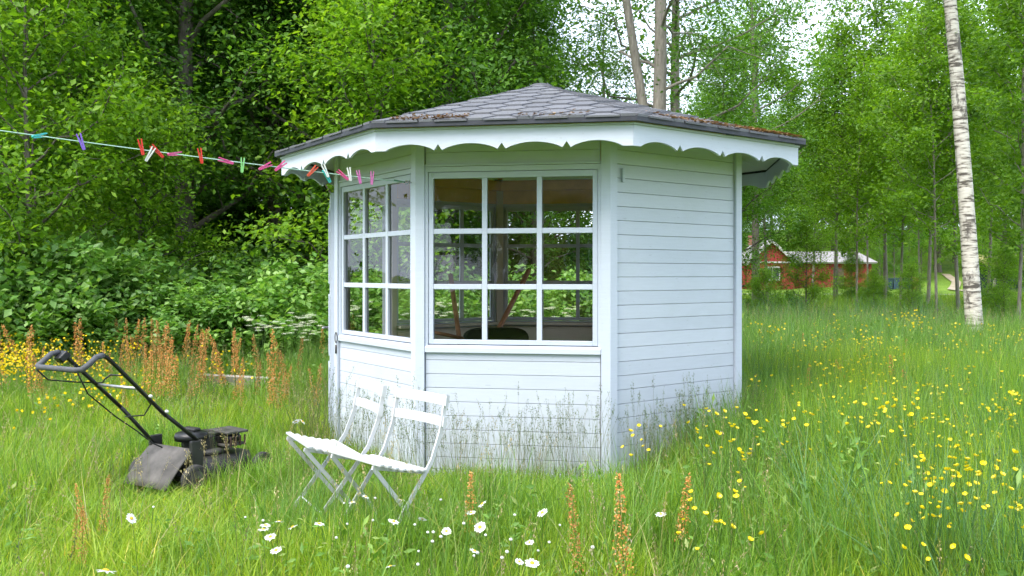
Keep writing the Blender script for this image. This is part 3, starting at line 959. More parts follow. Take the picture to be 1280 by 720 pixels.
# ================================================================== FOLDING CHAIRS
def folding_chair(loc, front, label, width, sink=0.0, tip=0.0):
    """front = direction the sitter faces; local +Y is that direction, origin under the foot of the backrest"""
    rz = math.atan2(front[1], front[0]) - math.pi / 2
    rt = empty('folding_chair', (loc[0], loc[1], sink), rz, label, 'chair', 'white folding chairs by the pavilion')
    rt.rotation_euler[1] = tip
    hw = width / 2
    SH = .465
    mt = M['chair']
    # back slats
    for z0, hh in ((.758, .052), (.652, .048)):
        m = MB(); n = 6
        yb = -.02 - (.80 - z0) * -.16
        vs_, fs_ = [], []
        for i in range(n + 1):
            x_ = -hw + 2 * hw * i / n
            bow = -.022 * (1 - (x_ / hw) ** 2)
            for dy, dz in ((0, 0), (0, hh), (-.014, hh), (-.014, 0)):
                vs_.append((x_, yb + bow + dy - dz * .16, z0 + dz - hh / 2))
        for i in range(n):
            a = 4 * i
            for q_ in range(4):
                fs_.append((a + q_, a + (q_ + 1) % 4, a + 4 + (q_ + 1) % 4, a + 4 + q_))
        fs_ += [(0, 1, 2, 3), tuple(4 * n + x for x in (3, 2, 1, 0))]
        m.add(vs_, fs_).build('back_slat', mt, rt, bevel=.003)
    # seat slats run across; lightly uneven
    ns_ = 7; sd_ = .30
    rg_ = random.Random(int(loc[0] * 100))
    for i in range(ns_):
        y_ = .105 + sd_ * (i + .5) / ns_
        zz = SH - .035 + .065 * i / (ns_ - 1) - .010 * math.sin(math.pi * i / (ns_ - 1)) + rg_.uniform(-.002, .002)
        m = MB(); m.box((0, y_, zz), (width + .02, sd_ / ns_ - .015, .013)); m.build('seat_slat', mt, rt, bevel=.003)
    for s in (-1, 1):
        x_ = s * (hw - .022)
        m = MB()
        # long bar: back top -> bend at seat -> front foot
        pts = [(x_, -.035, .79), (x_, .005, .60), (x_, .06, SH + .0), (x_, .115, SH - .075), (x_, .42, .0)]
        for a, b_ in zip(pts[:-1], pts[1:]): m.bar(a, b_, .010, .021, (0, 1, .3))
        m.build('back_leg', mt, rt)
        x2 = s * (hw - .045)
        m = MB(); m.bar((x2, .40, SH + .010), (x2, .02, .0), .010, .021, (0, 1, .3)); m.build('front_leg', mt, rt)
        m = MB(); m.bar((x2, .105, SH - .055), (x2, .405, SH + .012), .012, .018); m.build('seat_rail', mt, rt)
    for y_, z_ in ((.315, .13), (.115, .105)):
        m = MB(); m.tube([(-hw + .03, y_, z_), (hw - .03, y_, z_)], .005, 6); m.build('stretcher', mt, rt)
    return rt
folding_chair((-.825, 4.86), (-.877, -.48), 'white slatted folding chair further left, its seat nearer the lawn mower', .45, .0)
folding_chair((-.505, 4.54), (-.728, -.685), 'white slatted folding chair nearer the front window, overlapping its twin', .46, -.01)

# ================================================================== LAWN MOWER
M['deck'] = simple('grimy_mower_deck', (.035, .034, .033), .5, .2, .35, 9)
M['flap'] = simple('weathered_grey_flap', (.105, .095, .085), .7, 0, .5, 9)
M['tube'] = simple('black_tube', (.016, .017, .018), .38, .3, .25, 25)
M['grip'] = simple('grey_foam_grip', (.075, .078, .085), .75, 0, .2, 60)
M['rust'] = simple('rusty_metal', (.085, .05, .035), .85, .2, .45, 25)
M['engine'] = simple('grimy_engine_alloy', (.10, .095, .085), .6, .5, .4, 20)
M['tyre'] = simple('dusty_rubber', (.045, .043, .04), .85, 0, .3, 20)
M['knob'] = simple('white_knob', (.7, .7, .7), .5)
def mower():
    rt = empty('lawn_mower', (-2.235, 5.565, .0), R(-30), 'old black walk-behind lawn mower with tall bent handle standing in the grass', 'lawn mower')
    # deck shell
    out = [(-.22, .0), (-.23, .30), (-.20, .52), (-.10, .62), (.10, .62), (.20, .52), (.23, .30), (.22, .0)]
    m = MB(); n = len(out)
    rings = [(1.0, .065), (1.0, .12), (.93, .165), (.70, .185), (.0, .19)]
    cx_, cy_ = 0, .3
    vs_, fs_ = [], []
    for sc_, z_ in rings:
        for x_, y_ in out: vs_.append((cx_ + (x_ - cx_) * sc_, cy_ + (y_ - cy_) * sc_, z_))
    for i in range(len(rings) - 1):
        for k in range(n):
            fs_.append((i * n + k, i * n + (k + 1) % n, (i + 1) * n + (k + 1) % n, (i + 1) * n + k))
    m.add(vs_, [tuple(reversed(f)) for f in fs_]).build('deck', M['deck'], rt, True)
    m = MB(); m.bar((0, -.02, .10), (0, .05, .20), .40, .03, (0, -1, .5)); m.build('rear_housing', M['deck'], rt)
    # rear flap
    m = MB()
    a = [(-.205, -.175, .055), (.205, -.175, .055), (.205, .035, .275), (-.205, .035, .275)]
    nn = Vector((0, -.72, .69)) * .006
    rows = 6; vs_, fs_ = [], []
    for i in range(rows + 1):
        u = i / rows
        bow = .012 * math.sin(math.pi * u)
        for s in (-1, 1):
            p = Vector((s * .205, -.175 + .21 * u, .055 + .22 * u)) + nn.normalized() * bow
            vs_ += [p + nn, p - nn]
    for i in range(rows):
        b_ = 4 * i
        fs_ += [(b_, b_ + 2, b_ + 6, b_ + 4), (b_ + 1, b_ + 5, b_ + 7, b_ + 3), (b_, b_ + 4, b_ + 5, b_ + 1), (b_ + 2, b_ + 3, b_ + 7, b_ + 6)]
    fs_ += [(0, 1, 3, 2), (4 * rows, 4 * rows + 2, 4 * rows + 3, 4 * rows + 1)]
    m.add(vs_, fs_).build('rear_flap', M['flap'], rt, True)
    for x_ in (-.20, .20):
        m = MB(); m.bar((x_, .06, .12), (x_, .06, .33), .03, .09, (0, 1, 0)); m.build('handle_bracket', M['deck'], rt, bevel=.006)
    # engine
    m = MB(); m.lathe([(.13, .19), (.135, .215), (.12, .225)], 20, Matrix.Translation((.0, .30, 0))); m.build('engine_base', M['engine'], rt, True)
    m = MB(); m.box((.0, .26, .262), (.16, .16, .10)); en = m.build('engine_block', M['deck'], rt, bevel=.01)
    for i in range(7):
        m = MB(); m.box((.03, .40, .222 + i * .015), (.13, .13, .006)); m.build('cooling_fin', M['engine'], en)
    m = MB(); m.lathe([(.108, .292), (.112, .315), (.104, .338), (.06, .352), (.0, .354)], 24, Matrix.Translation((-.015, .20, 0))); m.build('recoil_cover', M['tube'], rt, True)
    m = MB(); m.box((-.015, .20, .362), (.12, .055, .022)); m.build('recoil_grip', M['deck'], rt, bevel=.008)
    m = MB(); m.add([(.03, .30, .335), (.20, .32, .322), (.21, .49, .318), (.05, .47, .332), (.03, .30, .352), (.20, .32, .338), (.21, .49, .334), (.05, .47, .349)],
                    [(3, 2, 1, 0), (4, 5, 6, 7), (0, 1, 5, 4), (1, 2, 6, 5), (2, 3, 7, 6), (3, 0, 4, 7)]); m.build('engine_shroud', M['engine'], rt, bevel=.004)
    m = MB(); m.lathe([(.026, -.055), (.032, -.045), (.032, .045), (.026, .055)], 14, Matrix.Translation((.145, .40, .285)) @ Matrix.Rotation(R(90), 4, 'X')); m.build('muffler', M['tube'], rt, True)
    m = MB(); m.box((.145, .40, .245), (.11, .15, .016)); m.build('muffler_guard', M['engine'], rt, bevel=.004)
    for q_ in (.30, .34, .38, .42, .46):
        m = MB(); m.box((.205, q_, .27), (.006, .012, .07)); m.build('guard_bar', M['rust'], rt)
    m = MB(); m.box((-.12, .28, .262), (.06, .12, .09)); m.build('air_filter', M['tube'], rt, bevel=.012)
    m = MB(); m.lathe([(.03, 0), (.032, .012), (.028, .022)], 14, Matrix.Translation((-.09, .38, .30))); m.build('fuel_cap', M['deck'], rt, True)
    m = MB(); m.tube([(.02, .47, .27), (.02, .52, .28)], .010, 8); m.build('spark_plug', M['knob'], rt)
    MB().tube([(.02, .52, .28), (.05, .53, .31), (.10, .47, .315), (.09, .38, .33)], .004, 6).build('ignition_lead', M['tube'], rt, True)
    # wheels
    for x_, y_, r_ in ((-.255, .0, .095), (.255, .0, .095), (-.255, .57, .085), (.255, .57, .085)):
        MM = Matrix.Translation((x_, y_, r_)) @ Matrix.Rotation(R(90), 4, 'Y')
        m = MB(); m.lathe([(r_ * .62, -.022), (r_ * .92, -.024), (r_, -.014), (r_, .014), (r_ * .92, .024), (r_ * .62, .022)], 24, MM); w = m.build('wheel', M['tyre'], rt, True)
        m = MB(); m.lathe([(r_ * .60, -.027), (r_ * .60, .027)], 16, MM); m.build('hub', M['flap'], w)
        m = MB(); m.lathe([(.014, -.034), (.014, .034)], 10, MM); m.build('axle_cap', M['rust'], w)
    m = MB(); m.tube([(.255, .60, .085), (.29, .62, .085)], .012, 8); m.build('reflector', simple('orange_dot', (.7, .16, .03), .4), rt)
    # handle
    for s in (-1, 1):
        xb = s * .195
        m = MB(); m.tube([(xb, .07, .25 if s < 0 else .33), (xb * 1.02, -.20, .55)], .0125, 10); m.build('lower_handle_tube', M['tube'], rt, True)
    top = []
    def up(s):
        return [(s * .20, -.17, .52), (s * .205, -.40, .745), (s * .21, -.56, .90), (s * .213, -.605, .932), (s * .215, -.65, .925), (s * .215, -.70, .885), (s * .21, -.735, .862)]
    l_, r_ = up(-1), up(1)
    bar_ = l_ + [(-.18, -.75, .858), (.18, -.75, .858)] + r_[::-1]
    MB().tube(bar_, .0122, 10).build('upper_handle', M['tube'], rt, True)
    MB().tube(l_[3:] + [(-.18, -.75, .858), (.18, -.75, .858)] + r_[:2:-1], .0165, 10).build('grip', M['grip'], rt, True)
    MB().tube([(-.205, -.36, .71), (.205, -.36, .71)], .010, 8).build('cross_bar', M['zinc'], rt, True)
    MB().tube([(-.225, -.735, .84), (-.232, -.66, .77), (-.225, -.50, .74), (-.21, -.38, .725)], .005, 6).build('bail_wire', M['tube'], rt, True)
    MB().tube([(.20, -.45, .80), (.10, -.48, .80), (.02, -.46, .77), (-.09, -.40, .735), (-.2, -.37, .72)], .005, 6).build('bail_wire', M['tube'], rt, True)
    m = MB(); m.box((-.185, -.60, .905), (.06, .07, .045), Matrix.Rotation(R(40), 3, 'X')); m.build('throttle_box', M['tube'], rt, bevel=.008)
    MB().tube([(-.20, -.52, .85), (-.21, -.42, .66), (-.19, -.25, .50), (-.17, -.10, .38), (-.10, -.04, .30), (-.05, .05, .24)], .0045, 6).build('control_cable', M['tube'], rt, True)
    MB().tube([(.19, -.33, .69), (.16, -.25, .60), (.06, -.22, .52), (-.10, -.24, .50)], .0045, 6).build('starter_rope', M['tube'], rt, True)
    for x_, y_, z_ in ((.205, -.30, .65), (.2, -.18, .54), (-.205, -.26, .62)):
        m = MB(); m.lathe([(.006, 0), (.010, .005), (.010, .018), (.006, .024)], 10, Matrix.Translation((x_ + (.008 if x_ > 0 else -.036), y_, z_ + .01)) @ Matrix.Rotation(R(90), 4, 'Y')); m.build('wing_knob', M['knob'], rt, True)
mower()

# ================================================================== CLOTHES LINE AND PEGS
HOOK = P(506, 228, 5.93)
LEND = HOOK + (P(0, 158.5, 4.35) - HOOK) * 1.7
M['line'] = simple('pale_green_line', (.42, .62, .52), .5)
def line_pt(px_):
    # where the straight line crosses the picture column px_ (both ends are fixed in space)
    a, b_ = HOOK, LEND
    lo, hi = 0.0, 1.0
    for _ in range(40):
        u = (lo + hi) / 2; p = a.lerp(b_, u)
        if 640 + p.x / p.y * FPX > px_: lo = u
        else: hi = u
    p = a.lerp(b_, u)
    p.z -= .02 * 4 * u * (1 - u)
    return p
lp = [HOOK.lerp(LEND, i / 24) - Vector((0, 0, .02 * 4 * (i / 24) * (1 - i / 24))) for i in range(25)]
cl = empty('clothes_line', HOOK, 0, 'thin pale green clothes line strung from the pavilion post to the left', 'clothes line')
MB().tube([p - HOOK for p in lp], .0032, 6).build('cord', M['line'], cl, True)
hk = [Vector((0, 0, 0)) + Vector((math.cos(a) * .014 + .012, 0, math.sin(a) * .014)) for a in np.linspace(2.6, -2.4, 9)] + [Vector((.045, .015, .0))]
MB().tube(hk, .0035, 6).build('hook', M['zinc'], cl, True)
MB().tube([Vector((-.07, -.03, .012)), Vector((-.02, -.008, .004)), Vector((.0, 0, 0))], .006, 6).build('knot', simple('dark_green_cord', (.06, .20, .12), .6), cl, True)

PEGC = {'teal': (.03, .42, .40), 'purple': (.22, .12, .58), 'red': (.62, .035, .02), 'white': (.75, .75, .72), 'pink': (.68, .07, .25), 'green': (.22, .55, .18), 'orange': (.62, .08, .03), 'mauve': (.58, .14, .42)}
pegm = {k: simple('peg_' + k, c, .35, 0, .06) for k, c in PEGC.items()}
def peg_mesh():
    a, b_ = MB(), MB()
    for m, s in ((a, 1), (b_, -1)):
        pr = [(.0006, -.032), (.0052, -.030), (.0064, -.006), (.0085, .035), (.0046, .037), (.0012, .004), (.0006, -.010)]
        n = len(pr)
        m.add([(s * x_, -.0045, z_) for x_, z_ in pr] + [(s * x_, .0045, z_) for x_, z_ in pr],
              [tuple(range(n)) if s < 0 else tuple(range(n))[::-1], tuple(range(n, 2 * n)) if s > 0 else tuple(range(2 * n - 1, n - 1, -1))] + [(i, (i + 1) % n, n + (i + 1) % n, n + i)[::s] for i in range(n)])
    c = MB().tube([(.007 * math.cos(t_), .006 * (1 if i % 2 else -1), .002 + .007 * math.sin(t_)) for i, t_ in enumerate(np.linspace(0, 6.28, 9))], .0012, 5)
    return a.mesh('peg_half'), b_.mesh('peg_half'), c.mesh('peg_spring')
pa, pb, pc_ = peg_mesh()
# column in the photograph, colour, tilt from upright, drop, turn, label
PEGS = [(49, 'teal', 75, .0, 70, 'teal clothes peg lying almost flat on the line, leftmost of all'),
        (102, 'purple', -18, -.004, 20, 'purple clothes peg on the left part of the line'),
        (177, 'red', -12, .012, 15, 'red clothes peg standing upright just left of a white peg'),
        (187, 'white', 28, -.022, 20, 'white clothes peg hanging low between two red pegs'),
        (197, 'red', -45, .0, 30, 'red clothes peg slanting just right of a low white peg'),
        (218, 'pink', 80, .0, 60, 'small pink clothes peg lying flat alone between two red pegs'),
        (251, 'red', -10, .006, 15, 'red clothes peg standing alone in the middle of the line'),
        (283, 'pink', -78, -.004, 40, 'pink clothes peg lying flat left of the light green peg'),
        (303, 'green', 3, -.018, 10, 'light green clothes peg hanging down from the line'),
        (331, 'pink', 62, -.006, 40, 'pink clothes peg slanting right of the light green peg'),
        (350, 'pink', 50, .006, 35, 'pink clothes peg at the left corner of the pavilion eaves'),
        (390, 'orange', 42, .0, 30, 'orange red clothes peg under the left eaves'),
        (407, 'white', -24, .012, 20, 'white clothes peg touching a teal peg under the eaves'),
        (409, 'teal', -32, -.022, 40, 'teal clothes peg hanging at the top of the open door'),
        (429, 'pink', -52, -.002, 30, 'pink clothes peg slanting left of an upright white peg under the eaves'),
        (437, 'white', -8, .008, 20, 'white clothes peg standing upright between pink pegs under the eaves'),
        (449, 'mauve', -12, -.002, 15, 'mauve pink clothes peg just right of an upright white peg'),
        (465, 'mauve', 3, .0, 10, 'mauve pink clothes peg nearest the hook on the post')]
for px_, c, tilt, dz, turn, lab in PEGS:
    p = line_pt(px_)
    rt = empty('clothes_peg', (p.x, p.y, p.z + dz), 0, lab, 'clothes peg', 'clothes pegs on the line')
    rt.rotation_euler = (0, R(tilt), R(turn))
    for me in (pa, pb):
        mc = me.copy(); mc.materials.clear(); mc.materials.append(pegm[c])
        o = bpy.data.objects.new('peg_arm', mc); COL.objects.link(o); o.parent = rt
    o = bpy.data.objects.new('spring', pc_); COL.objects.link(o); o.parent = rt
    if not pc_.materials: pc_.materials.append(M['zinc'])
    rt.scale = (1.45, 1.6, 1.35)

# a weathered plank lying in the grass
pl = P(302, 474, 10.0)
o = MB().box((0, 0, 0), (.92, .06, .17)).build('weathered_plank', simple('silver_grey_wood', (.33, .31, .27), .85, 0, .25, 6), None, bevel=.006)
o.location = (pl.x, pl.y, .13); o.rotation_euler = (R(14), R(2), R(-6))
tag(o, 'weathered grey plank lying in tall grass left of the pavilion', 'plank')

# ================================================================== TREES
def leaves_mesh(name, pos, out, rs, L, flat=.55, asp=.55, droop=.0):
    """one folded diamond per position"""
    n = len(pos)
    nrm = rs.normal(0, 1, (n, 3)); nrm[:, 2] = np.abs(nrm[:, 2]) + flat
    nrm += .35 * out
    nrm /= np.linalg.norm(nrm, axis=1, keepdims=True)
    d = rs.normal(0, 1, (n, 3)) + .5 * out; d[:, 2] -= droop
    d -= nrm * (d * nrm).sum(1, keepdims=True)
    d /= np.linalg.norm(d, axis=1, keepdims=True) + 1e-9
    s = np.cross(nrm, d)
    ln = (L * np.clip(rs.lognormal(0, .28, n), .45, 1.7))[:, None]
    w = ln * asp * .5
    fold = nrm * w * .35
    a = pos; c = pos + d * ln
    mid = pos + d * ln * .45
    b = mid + s * w + fold; e = mid - s * w + fold
    v = np.stack([a, b, c, e], 1).reshape(-1, 3)
    i = np.arange(n) * 4
    f = np.concatenate([np.stack([i, i + 1, i + 2], 1), np.stack([i, i + 2, i + 3], 1)])
    return np_mesh(name, v, [f])

def gen_tree(seed, H, r0, base, Rc, limbs, n_leaf, L, lean=(0, 0), fork=None, droop=0.0, top_taper=1.0, spread=.16, subs=6, low=.5, flat=.55, thick=.42):
    """returns trunk mesh, crown mesh"""
    rs = np.random.RandomState(seed)
    m = MB()
    nz = 12
    ph = rs.uniform(0, 6.28, 4)
    def tp(u):
        return np.array([lean[0] * u + .012 * H * math.sin(2.6 * u + ph[0]) * u + .006 * H * math.sin(8 * u + ph[1]) * u,
                         lean[1] * u + .012 * H * math.sin(2.9 * u + ph[2]) * u + .006 * H * math.sin(7 * u + ph[3]) * u, H * u])
    def tr(u): return r0 * ((1 - u) ** .8 * .93 + .05) * (1 + .55 * math.exp(-u * H / .22))
    us = [0, .012, .03, .07] + list(np.linspace(.13, 1, nz))
    pts = [tp(u) for u in us]; pts[0][2] = -.25
    m.tube(pts, [tr(u) for u in us], 10)
    if fork:
        for (u0, dx, dy, rr) in fork:
            p0 = tp(u0)
            fp = [p0 + np.array([dx * t_ ** .8, dy * t_ ** .8, (H * .95 - p0[2]) * t_]) for t_ in (0, .12, .3, .55, .8, 1)]
            m.tube(fp, [rr * (1 - .85 * t_) for t_ in (0, .12, .3, .55, .8, 1)], 8)
    clumps, wts, outs = [], [], []
    for i in range(limbs):
        u = base / H + (1 - base / H) * ((i + rs.uniform(.1, .9)) / limbs) ** .95
        u = min(u, .985)
        v_ = (u - base / H) / (1 - base / H)
        rad = Rc * (low + (1 - low) * math.sin(math.pi * min(1, v_ * 1.15 + .12))) * (1 - v_ ** 3 * .75 * top_taper)
        rad = max(rad, .12 * Rc) * rs.uniform(.75, 1.2)
        az = i * 2.39996 + rs.uniform(-.5, .5)
        el = rs.uniform(.15, .55) + v_ * .55 - droop * .3
        p0 = tp(u)
        dr = np.array([math.cos(az) * math.cos(el), math.sin(az) * math.cos(el), math.sin(el)])
        ts = np.linspace(0, 1, 6)
        bend = np.array([0, 0, 1.0]) * (.18 - droop * .5)
        wob = rs.normal(0, .06, (6, 3)) * rad; wob[0] = 0
        lp_ = [p0 + dr * rad * t_ + bend * rad * t_ * t_ + wob[k] * t_ for k, t_ in enumerate(ts)]
        lr = max(.010, tr(u) * thick)
        m.tube(lp_, [lr * (1 - .85 * t_) + .004 for t_ in ts], 5, False)
        lp_ = np.array(lp_)
        for j in range(subs):
            t_ = rs.uniform(.22, 1.0) if j else 1.0
            k = min(4, int(t_ * 5)); q_ = lp_[k] + (lp_[k + 1] - lp_[k]) * (t_ * 5 - k)
            sl = rad * rs.uniform(.22, .48) * (1.15 - .5 * t_)
            sdv = dr * .6 + rs.normal(0, .6, 3); sdv[2] = sdv[2] * .6 + .12 - droop * .9
            sdv /= np.linalg.norm(sdv)
            end = q_ + sdv * sl; end[2] -= droop * sl * .6
            midp = (q_ + end) / 2 + np.array([0, 0, .06 * sl])
            m.tube([q_, midp, end], [max(.004, lr * .3), .0045, .003], 4, False)
            for cc, ww in ((midp, .8), (end, 1.2), ((midp + end) / 2, 1.0)):
                clumps.append(cc); wts.append(ww * rad); outs.append(dr)
    clumps = np.array(clumps); wts = np.array(wts); outs = np.array(outs)
    # some clumps stay bare so that the sky shows through
    keep = rs.uniform(0, 1, len(clumps)) < .72
    wts = wts * keep; wts = wts / wts.sum()
    idx = rs.choice(len(clumps), n_leaf, p=wts)
    sg = spread * Rc * rs.uniform(.55, 1.3, len(clumps))[idx][:, None]
    off = rs.normal(0, 1, (n_leaf, 3)) * sg * np.array([1, 1, .62])
    off[:, 2] -= droop * np.abs(off[:, 0]) * .9
    pos = clumps[idx] + off
    pos[:, 2] = np.maximum(pos[:, 2], .15)
    o_ = off / (np.linalg.norm(off, axis=1, keepdims=True) + 1e-6) * .6 + outs[idx] * .5
    return m.mesh('trunk', True), leaves_mesh('crown', pos, o_, rs, L, flat, droop=droop)

def tree_proto(name, meshes, bark, leaf):
    tm, cm = meshes
    tm.materials.append(bark); cm.materials.append(leaf)
    return (name, tm, cm)

def plant_tree(pr, loc, rz, sc_, label, cat, group=None, szz=1.0, leaf=None):
    name, tm, cm = pr
    rt = empty(name, (loc[0], loc[1], gz(loc[0], loc[1])), rz, label, cat, group)
    rt.scale = (sc_, sc_, sc_ * szz)
    a = bpy.data.objects.new('trunk', tm); COL.objects.link(a); a.parent = rt
    b_ = bpy.data.objects.new('crown', cm); COL.objects.link(b_); b_.parent = rt
    b_['kind'] = 'stuff'
    if leaf:
        b_.material_slots[0].link = 'OBJECT'; b_.material_slots[0].material = leaf
    return rt

PR = {}
PR['big1'] = tree_proto('broadleaf_tree', gen_tree(11, 13, .19, 1.6, 2.9, 46, 52000, .092, spread=.135), M['bark'], M['leaf_mid'])
PR['big2'] = tree_proto('broadleaf_tree', gen_tree(12, 14, .17, 2.6, 2.7, 44, 48000, .092, spread=.135), M['bark'], M['leaf_deep'])
PR['big3'] = tree_proto('broadleaf_tree', gen_tree(13, 12, .14, 1.0, 2.5, 44, 42000, .092, top_taper=.7, spread=.14), M['bark'], M['leaf_mid'])
PR['open'] = tree_proto('broadleaf_tree', gen_tree(14, 13, .15, 3.6, 2.5, 30, 17000, .09, subs=5), M['bark_grey'], M['leaf_mid'])
PR['slim1'] = tree_proto('slender_tree', gen_tree(21, 11, .058, 3.0, 1.7, 34, 12500, .112, lean=(.35, 0), spread=.16), M['bark_grey'], M['leaf_light'])
PR['slim2'] = tree_proto('slender_tree', gen_tree(22, 10, .048, 2.4, 1.6, 32, 11500, .112, lean=(-.3, .2), spread=.16), M['bark_grey'], M['leaf_light'])
PR['young'] = tree_proto('young_tree', gen_tree(31, 5.2, .05, .7, 1.35, 30, 17000, .075, spread=.19, low=.7), M['bark'], M['leaf_light'])
PR['birch'] = tree_proto('birch_tree', gen_tree(41, 15, .128, 5.9, 2.7, 40, 32000, .05, lean=(-1.15, .2), droop=.55, subs=8, thick=.11), M['birch'], M['leaf_birch'])
PR['twin'] = tree_proto('forked_tree', gen_tree(42, 13, .15, 4.2, 2.6, 26, 15000, .06, lean=(.55, .1), fork=[(.235, -1.3, .2, .085)], droop=.35, subs=7, thick=.25), M['bark_grey'], M['leaf_birch'])

# individual trees that the picture shows apart
plant_tree(PR['birch'], (7.05, 13.0), 0, 1.0, 'white birch with dark scarred bark standing alone at the right', 'birch')
b2 = plant_tree(PR['twin'], (2.15, 13.6), 0, 1.0, 'forked grey trunk rising right behind the pavilion roof', 'tree')
plant_tree(PR['open'], ((945 - 640) / FPX * 28.0, 28.0), 1.0, .95, 'dark thick trunked tree just right of the pavilion, before the red cottage', 'tree')
for i, (bx, d, rz, sc_, k, lab) in enumerate([
        (1042, 31, .3, .95, 'slim1', 'slender pale trunk standing before the tin roofed wing of the cottage'),
        (1071, 27, 2.0, .80, 'slim2', 'thinnest slender tree before the right end of the cottage'),
        (1106, 30, 1.2, 1.15, 'slim1', 'stoutest of the slender trees, close to the bins'),
        (1125, 27, 4.0, .95, 'slim2', 'slender tree just right of the stoutest one, before the bins'),
        (1159, 23, 0.2, .90, 'slim1', 'slender tree leaning right, left of the sandy path'),
        (1171, 20, 5.5, .75, 'slim2', 'thin leaning sapling close beside another left of the white birch'),
        (1199, 21, 3.0, .85, 'slim1', 'slender tree half hidden behind the white birch trunk'),
        (1272, 15.5, 3.6, .75, 'slim2', 'thin pale trunk at the right edge of the picture')]):
    plant_tree(PR[k], ((bx - 640) / FPX * d, d), rz, sc_, lab, 'tree', 'slender trees in the field')

rgt = random.Random(77)
def row(specs, label, group, cat='tree'):
    labs = label if isinstance(label, list) else [label] * len(specs)
    for (bx, d, k, sc_, leaf), label in zip(specs, labs):
        plant_tree(PR[k], ((bx - 640) / FPX * d, d), rgt.uniform(0, 6.28), sc_ * rgt.uniform(.93, 1.08), label, cat, group, rgt.uniform(.92, 1.1), leaf)
D_, M_, L_ = M['leaf_deep'], M['leaf_mid'], M['leaf_light']
# left wood, front edge
plant_tree(PR['young'], (P(35, 400, 11.2).x, 11.2), .4, 1.05, 'fresh light green young tree at the left edge behind the shrubs', 'tree', None, 1.1)
plant_tree(PR['young'], (P(175, 400, 12.6).x, 12.6), 2.4, .80, 'low fresh green young tree between shrubs and wood, under the red pegs', 'tree')
plant_tree(PR['young'], (P(470, 380, 13.2).x, 13.2), 1.1, 1.15, 'bright young tree peeping over the left half of the roof', 'tree')
for (bx, d, k, sc_, leaf, lab) in [
        (-60, 14, 'big1', 1, M_, 'leafy tree at the far left corner of the wood edge'),
        (90, 15.5, 'big3', 1, M_, 'leafy tree behind the purple peg at the wood edge'),
        (235, 14.8, 'big1', 1, None, 'large leafy tree right behind the red pegs at the wood edge'),
        (345, 16.5, 'big2', .95, None, 'darker leafy tree left of the pavilion eaves at the wood edge'),
        (430, 15.5, 'big3', 1, M_, 'leafy tree over the left eaves corner of the pavilion'),
        (560, 17, 'big1', 1, M_, 'leafy tree over the left slope of the roof'),
        (668, 17.5, 'big3', .68, M_, 'dark leafy tree straight over the roof apex')]:
    plant_tree(PR[k], ((bx - 640) / FPX * d, d), rgt.uniform(0, 6.28), sc_ * rgt.uniform(.93, 1.08), lab, 'tree', 'trees along the edge of the wood', rgt.uniform(.92, 1.1), leaf)
row([(-20, 20, 'big2', 1, None), (60, 21, 'big1', 1, D_), (150, 19.5, 'big2', 1.05, None), (290, 20, 'big3', 1.1, D_), (395, 22, 'big2', 1, None), (480, 20.5, 'open', 1.1, M_),
     (530, 23, 'open', 1.15, None), (610, 21.5, 'big2', .8, None), (-120, 18, 'big3', 1.1, D_)],
    'darker tree deeper inside the wood at the left', 'trees inside the wood')
row([(x_, 27 + (i % 3) * 3.5, ('big1', 'big2', 'big3')[i % 3], 1.1, D_) for i, x_ in enumerate(range(-80, 640, 75))],
    'dark tree far back in the wood at the left', 'trees far back in the wood')
row([(x_, 40 + (i % 3) * 5, ('big3', 'big1', 'big2')[i % 3], 1.2, D_) for i, x_ in enumerate(range(-100, 700, 95))],
    'tree closing the wood furthest back at the left', 'trees closing the wood')
# right of the pavilion roof
row([(845, 19, 'open', 1.0, M_), (905, 24, 'big3', .72, M_), (960, 30, 'slim1', 1.05, None), (760, 27, 'open', .85, M_), (880, 33, 'big1', .62, M_)],
    ['open leafy tree right of the forked trunk behind the roof', 'leafy tree over the right roof slope', 'slim leafy tree over the right eaves corner', 'thin crowned tree left of the forked trunk against the sky', 'small leafy tree far behind the right roof slope'], 'trees behind the roof')
row([(1046, 33, 'slim1', 1.1, L_), (1015, 42, 'slim1', 1.0, L_), (1110, 40, 'slim1', .95, L_), (1150, 44, 'slim2', 1.1, M_), (1085, 38, 'slim2', .95, L_), (1235, 30, 'slim1', 1.1, L_), (1285, 27, 'slim2', 1.2, L_), (1325, 24, 'big3', .8, L_), (1210, 38, 'slim2', 1.3, L_), (1255, 42, 'big3', .85, L_)],
    ['tall slender tree filling the sky gap over the cottage wing', 'slender fresh green tree over the left end of the cottage', 'slender fresh green tree over the bins', 'slender mid green tree over the sandy path', 'slender fresh green tree over the right end of the cottage', 'fresh green tree just right of the birch trunk', 'fresh green tree over the mossy shed at the right edge', 'bushy fresh green tree cut off by the right picture edge', 'slender fresh green tree right behind the birch trunk', 'bushy fresh green tree behind the mossy shed'], 'trees of the right grove')
row([(x_, 88 + (i % 4) * 7, ('big1', 'big3', 'big2', 'open')[i % 4], 1.1 + .25 * (i % 2), (L_, M_, L_)[i % 3]) for i, x_ in enumerate(range(870, 1340, 19))],
    'tree in the far wood behind the red cottage', 'trees of the far wood')
row([(x_, 118 + (i % 3) * 9, ('big3', 'big1')[i % 2], 1.5, (M_, L_)[i % 2]) for i, x_ in enumerate(range(860, 1360, 42))],
    'tree on the rise closing the view beyond the cottage', 'trees on the far rise')
row([(1100, 84, 'big3', .7, L_), (1118, 80, 'big3', .55, M_), (1136, 86, 'big3', .75, L_), (1152, 82, 'big3', .6, L_), (1168, 90, 'big3', .8, M_), (1212, 84, 'big3', .75, L_), (1228, 78, 'big3', .6, L_), (1080, 88, 'big3', .8, M_)],
    'low bushy tree on the slope between the bins and the mossy shed', 'bushy trees on the slope')
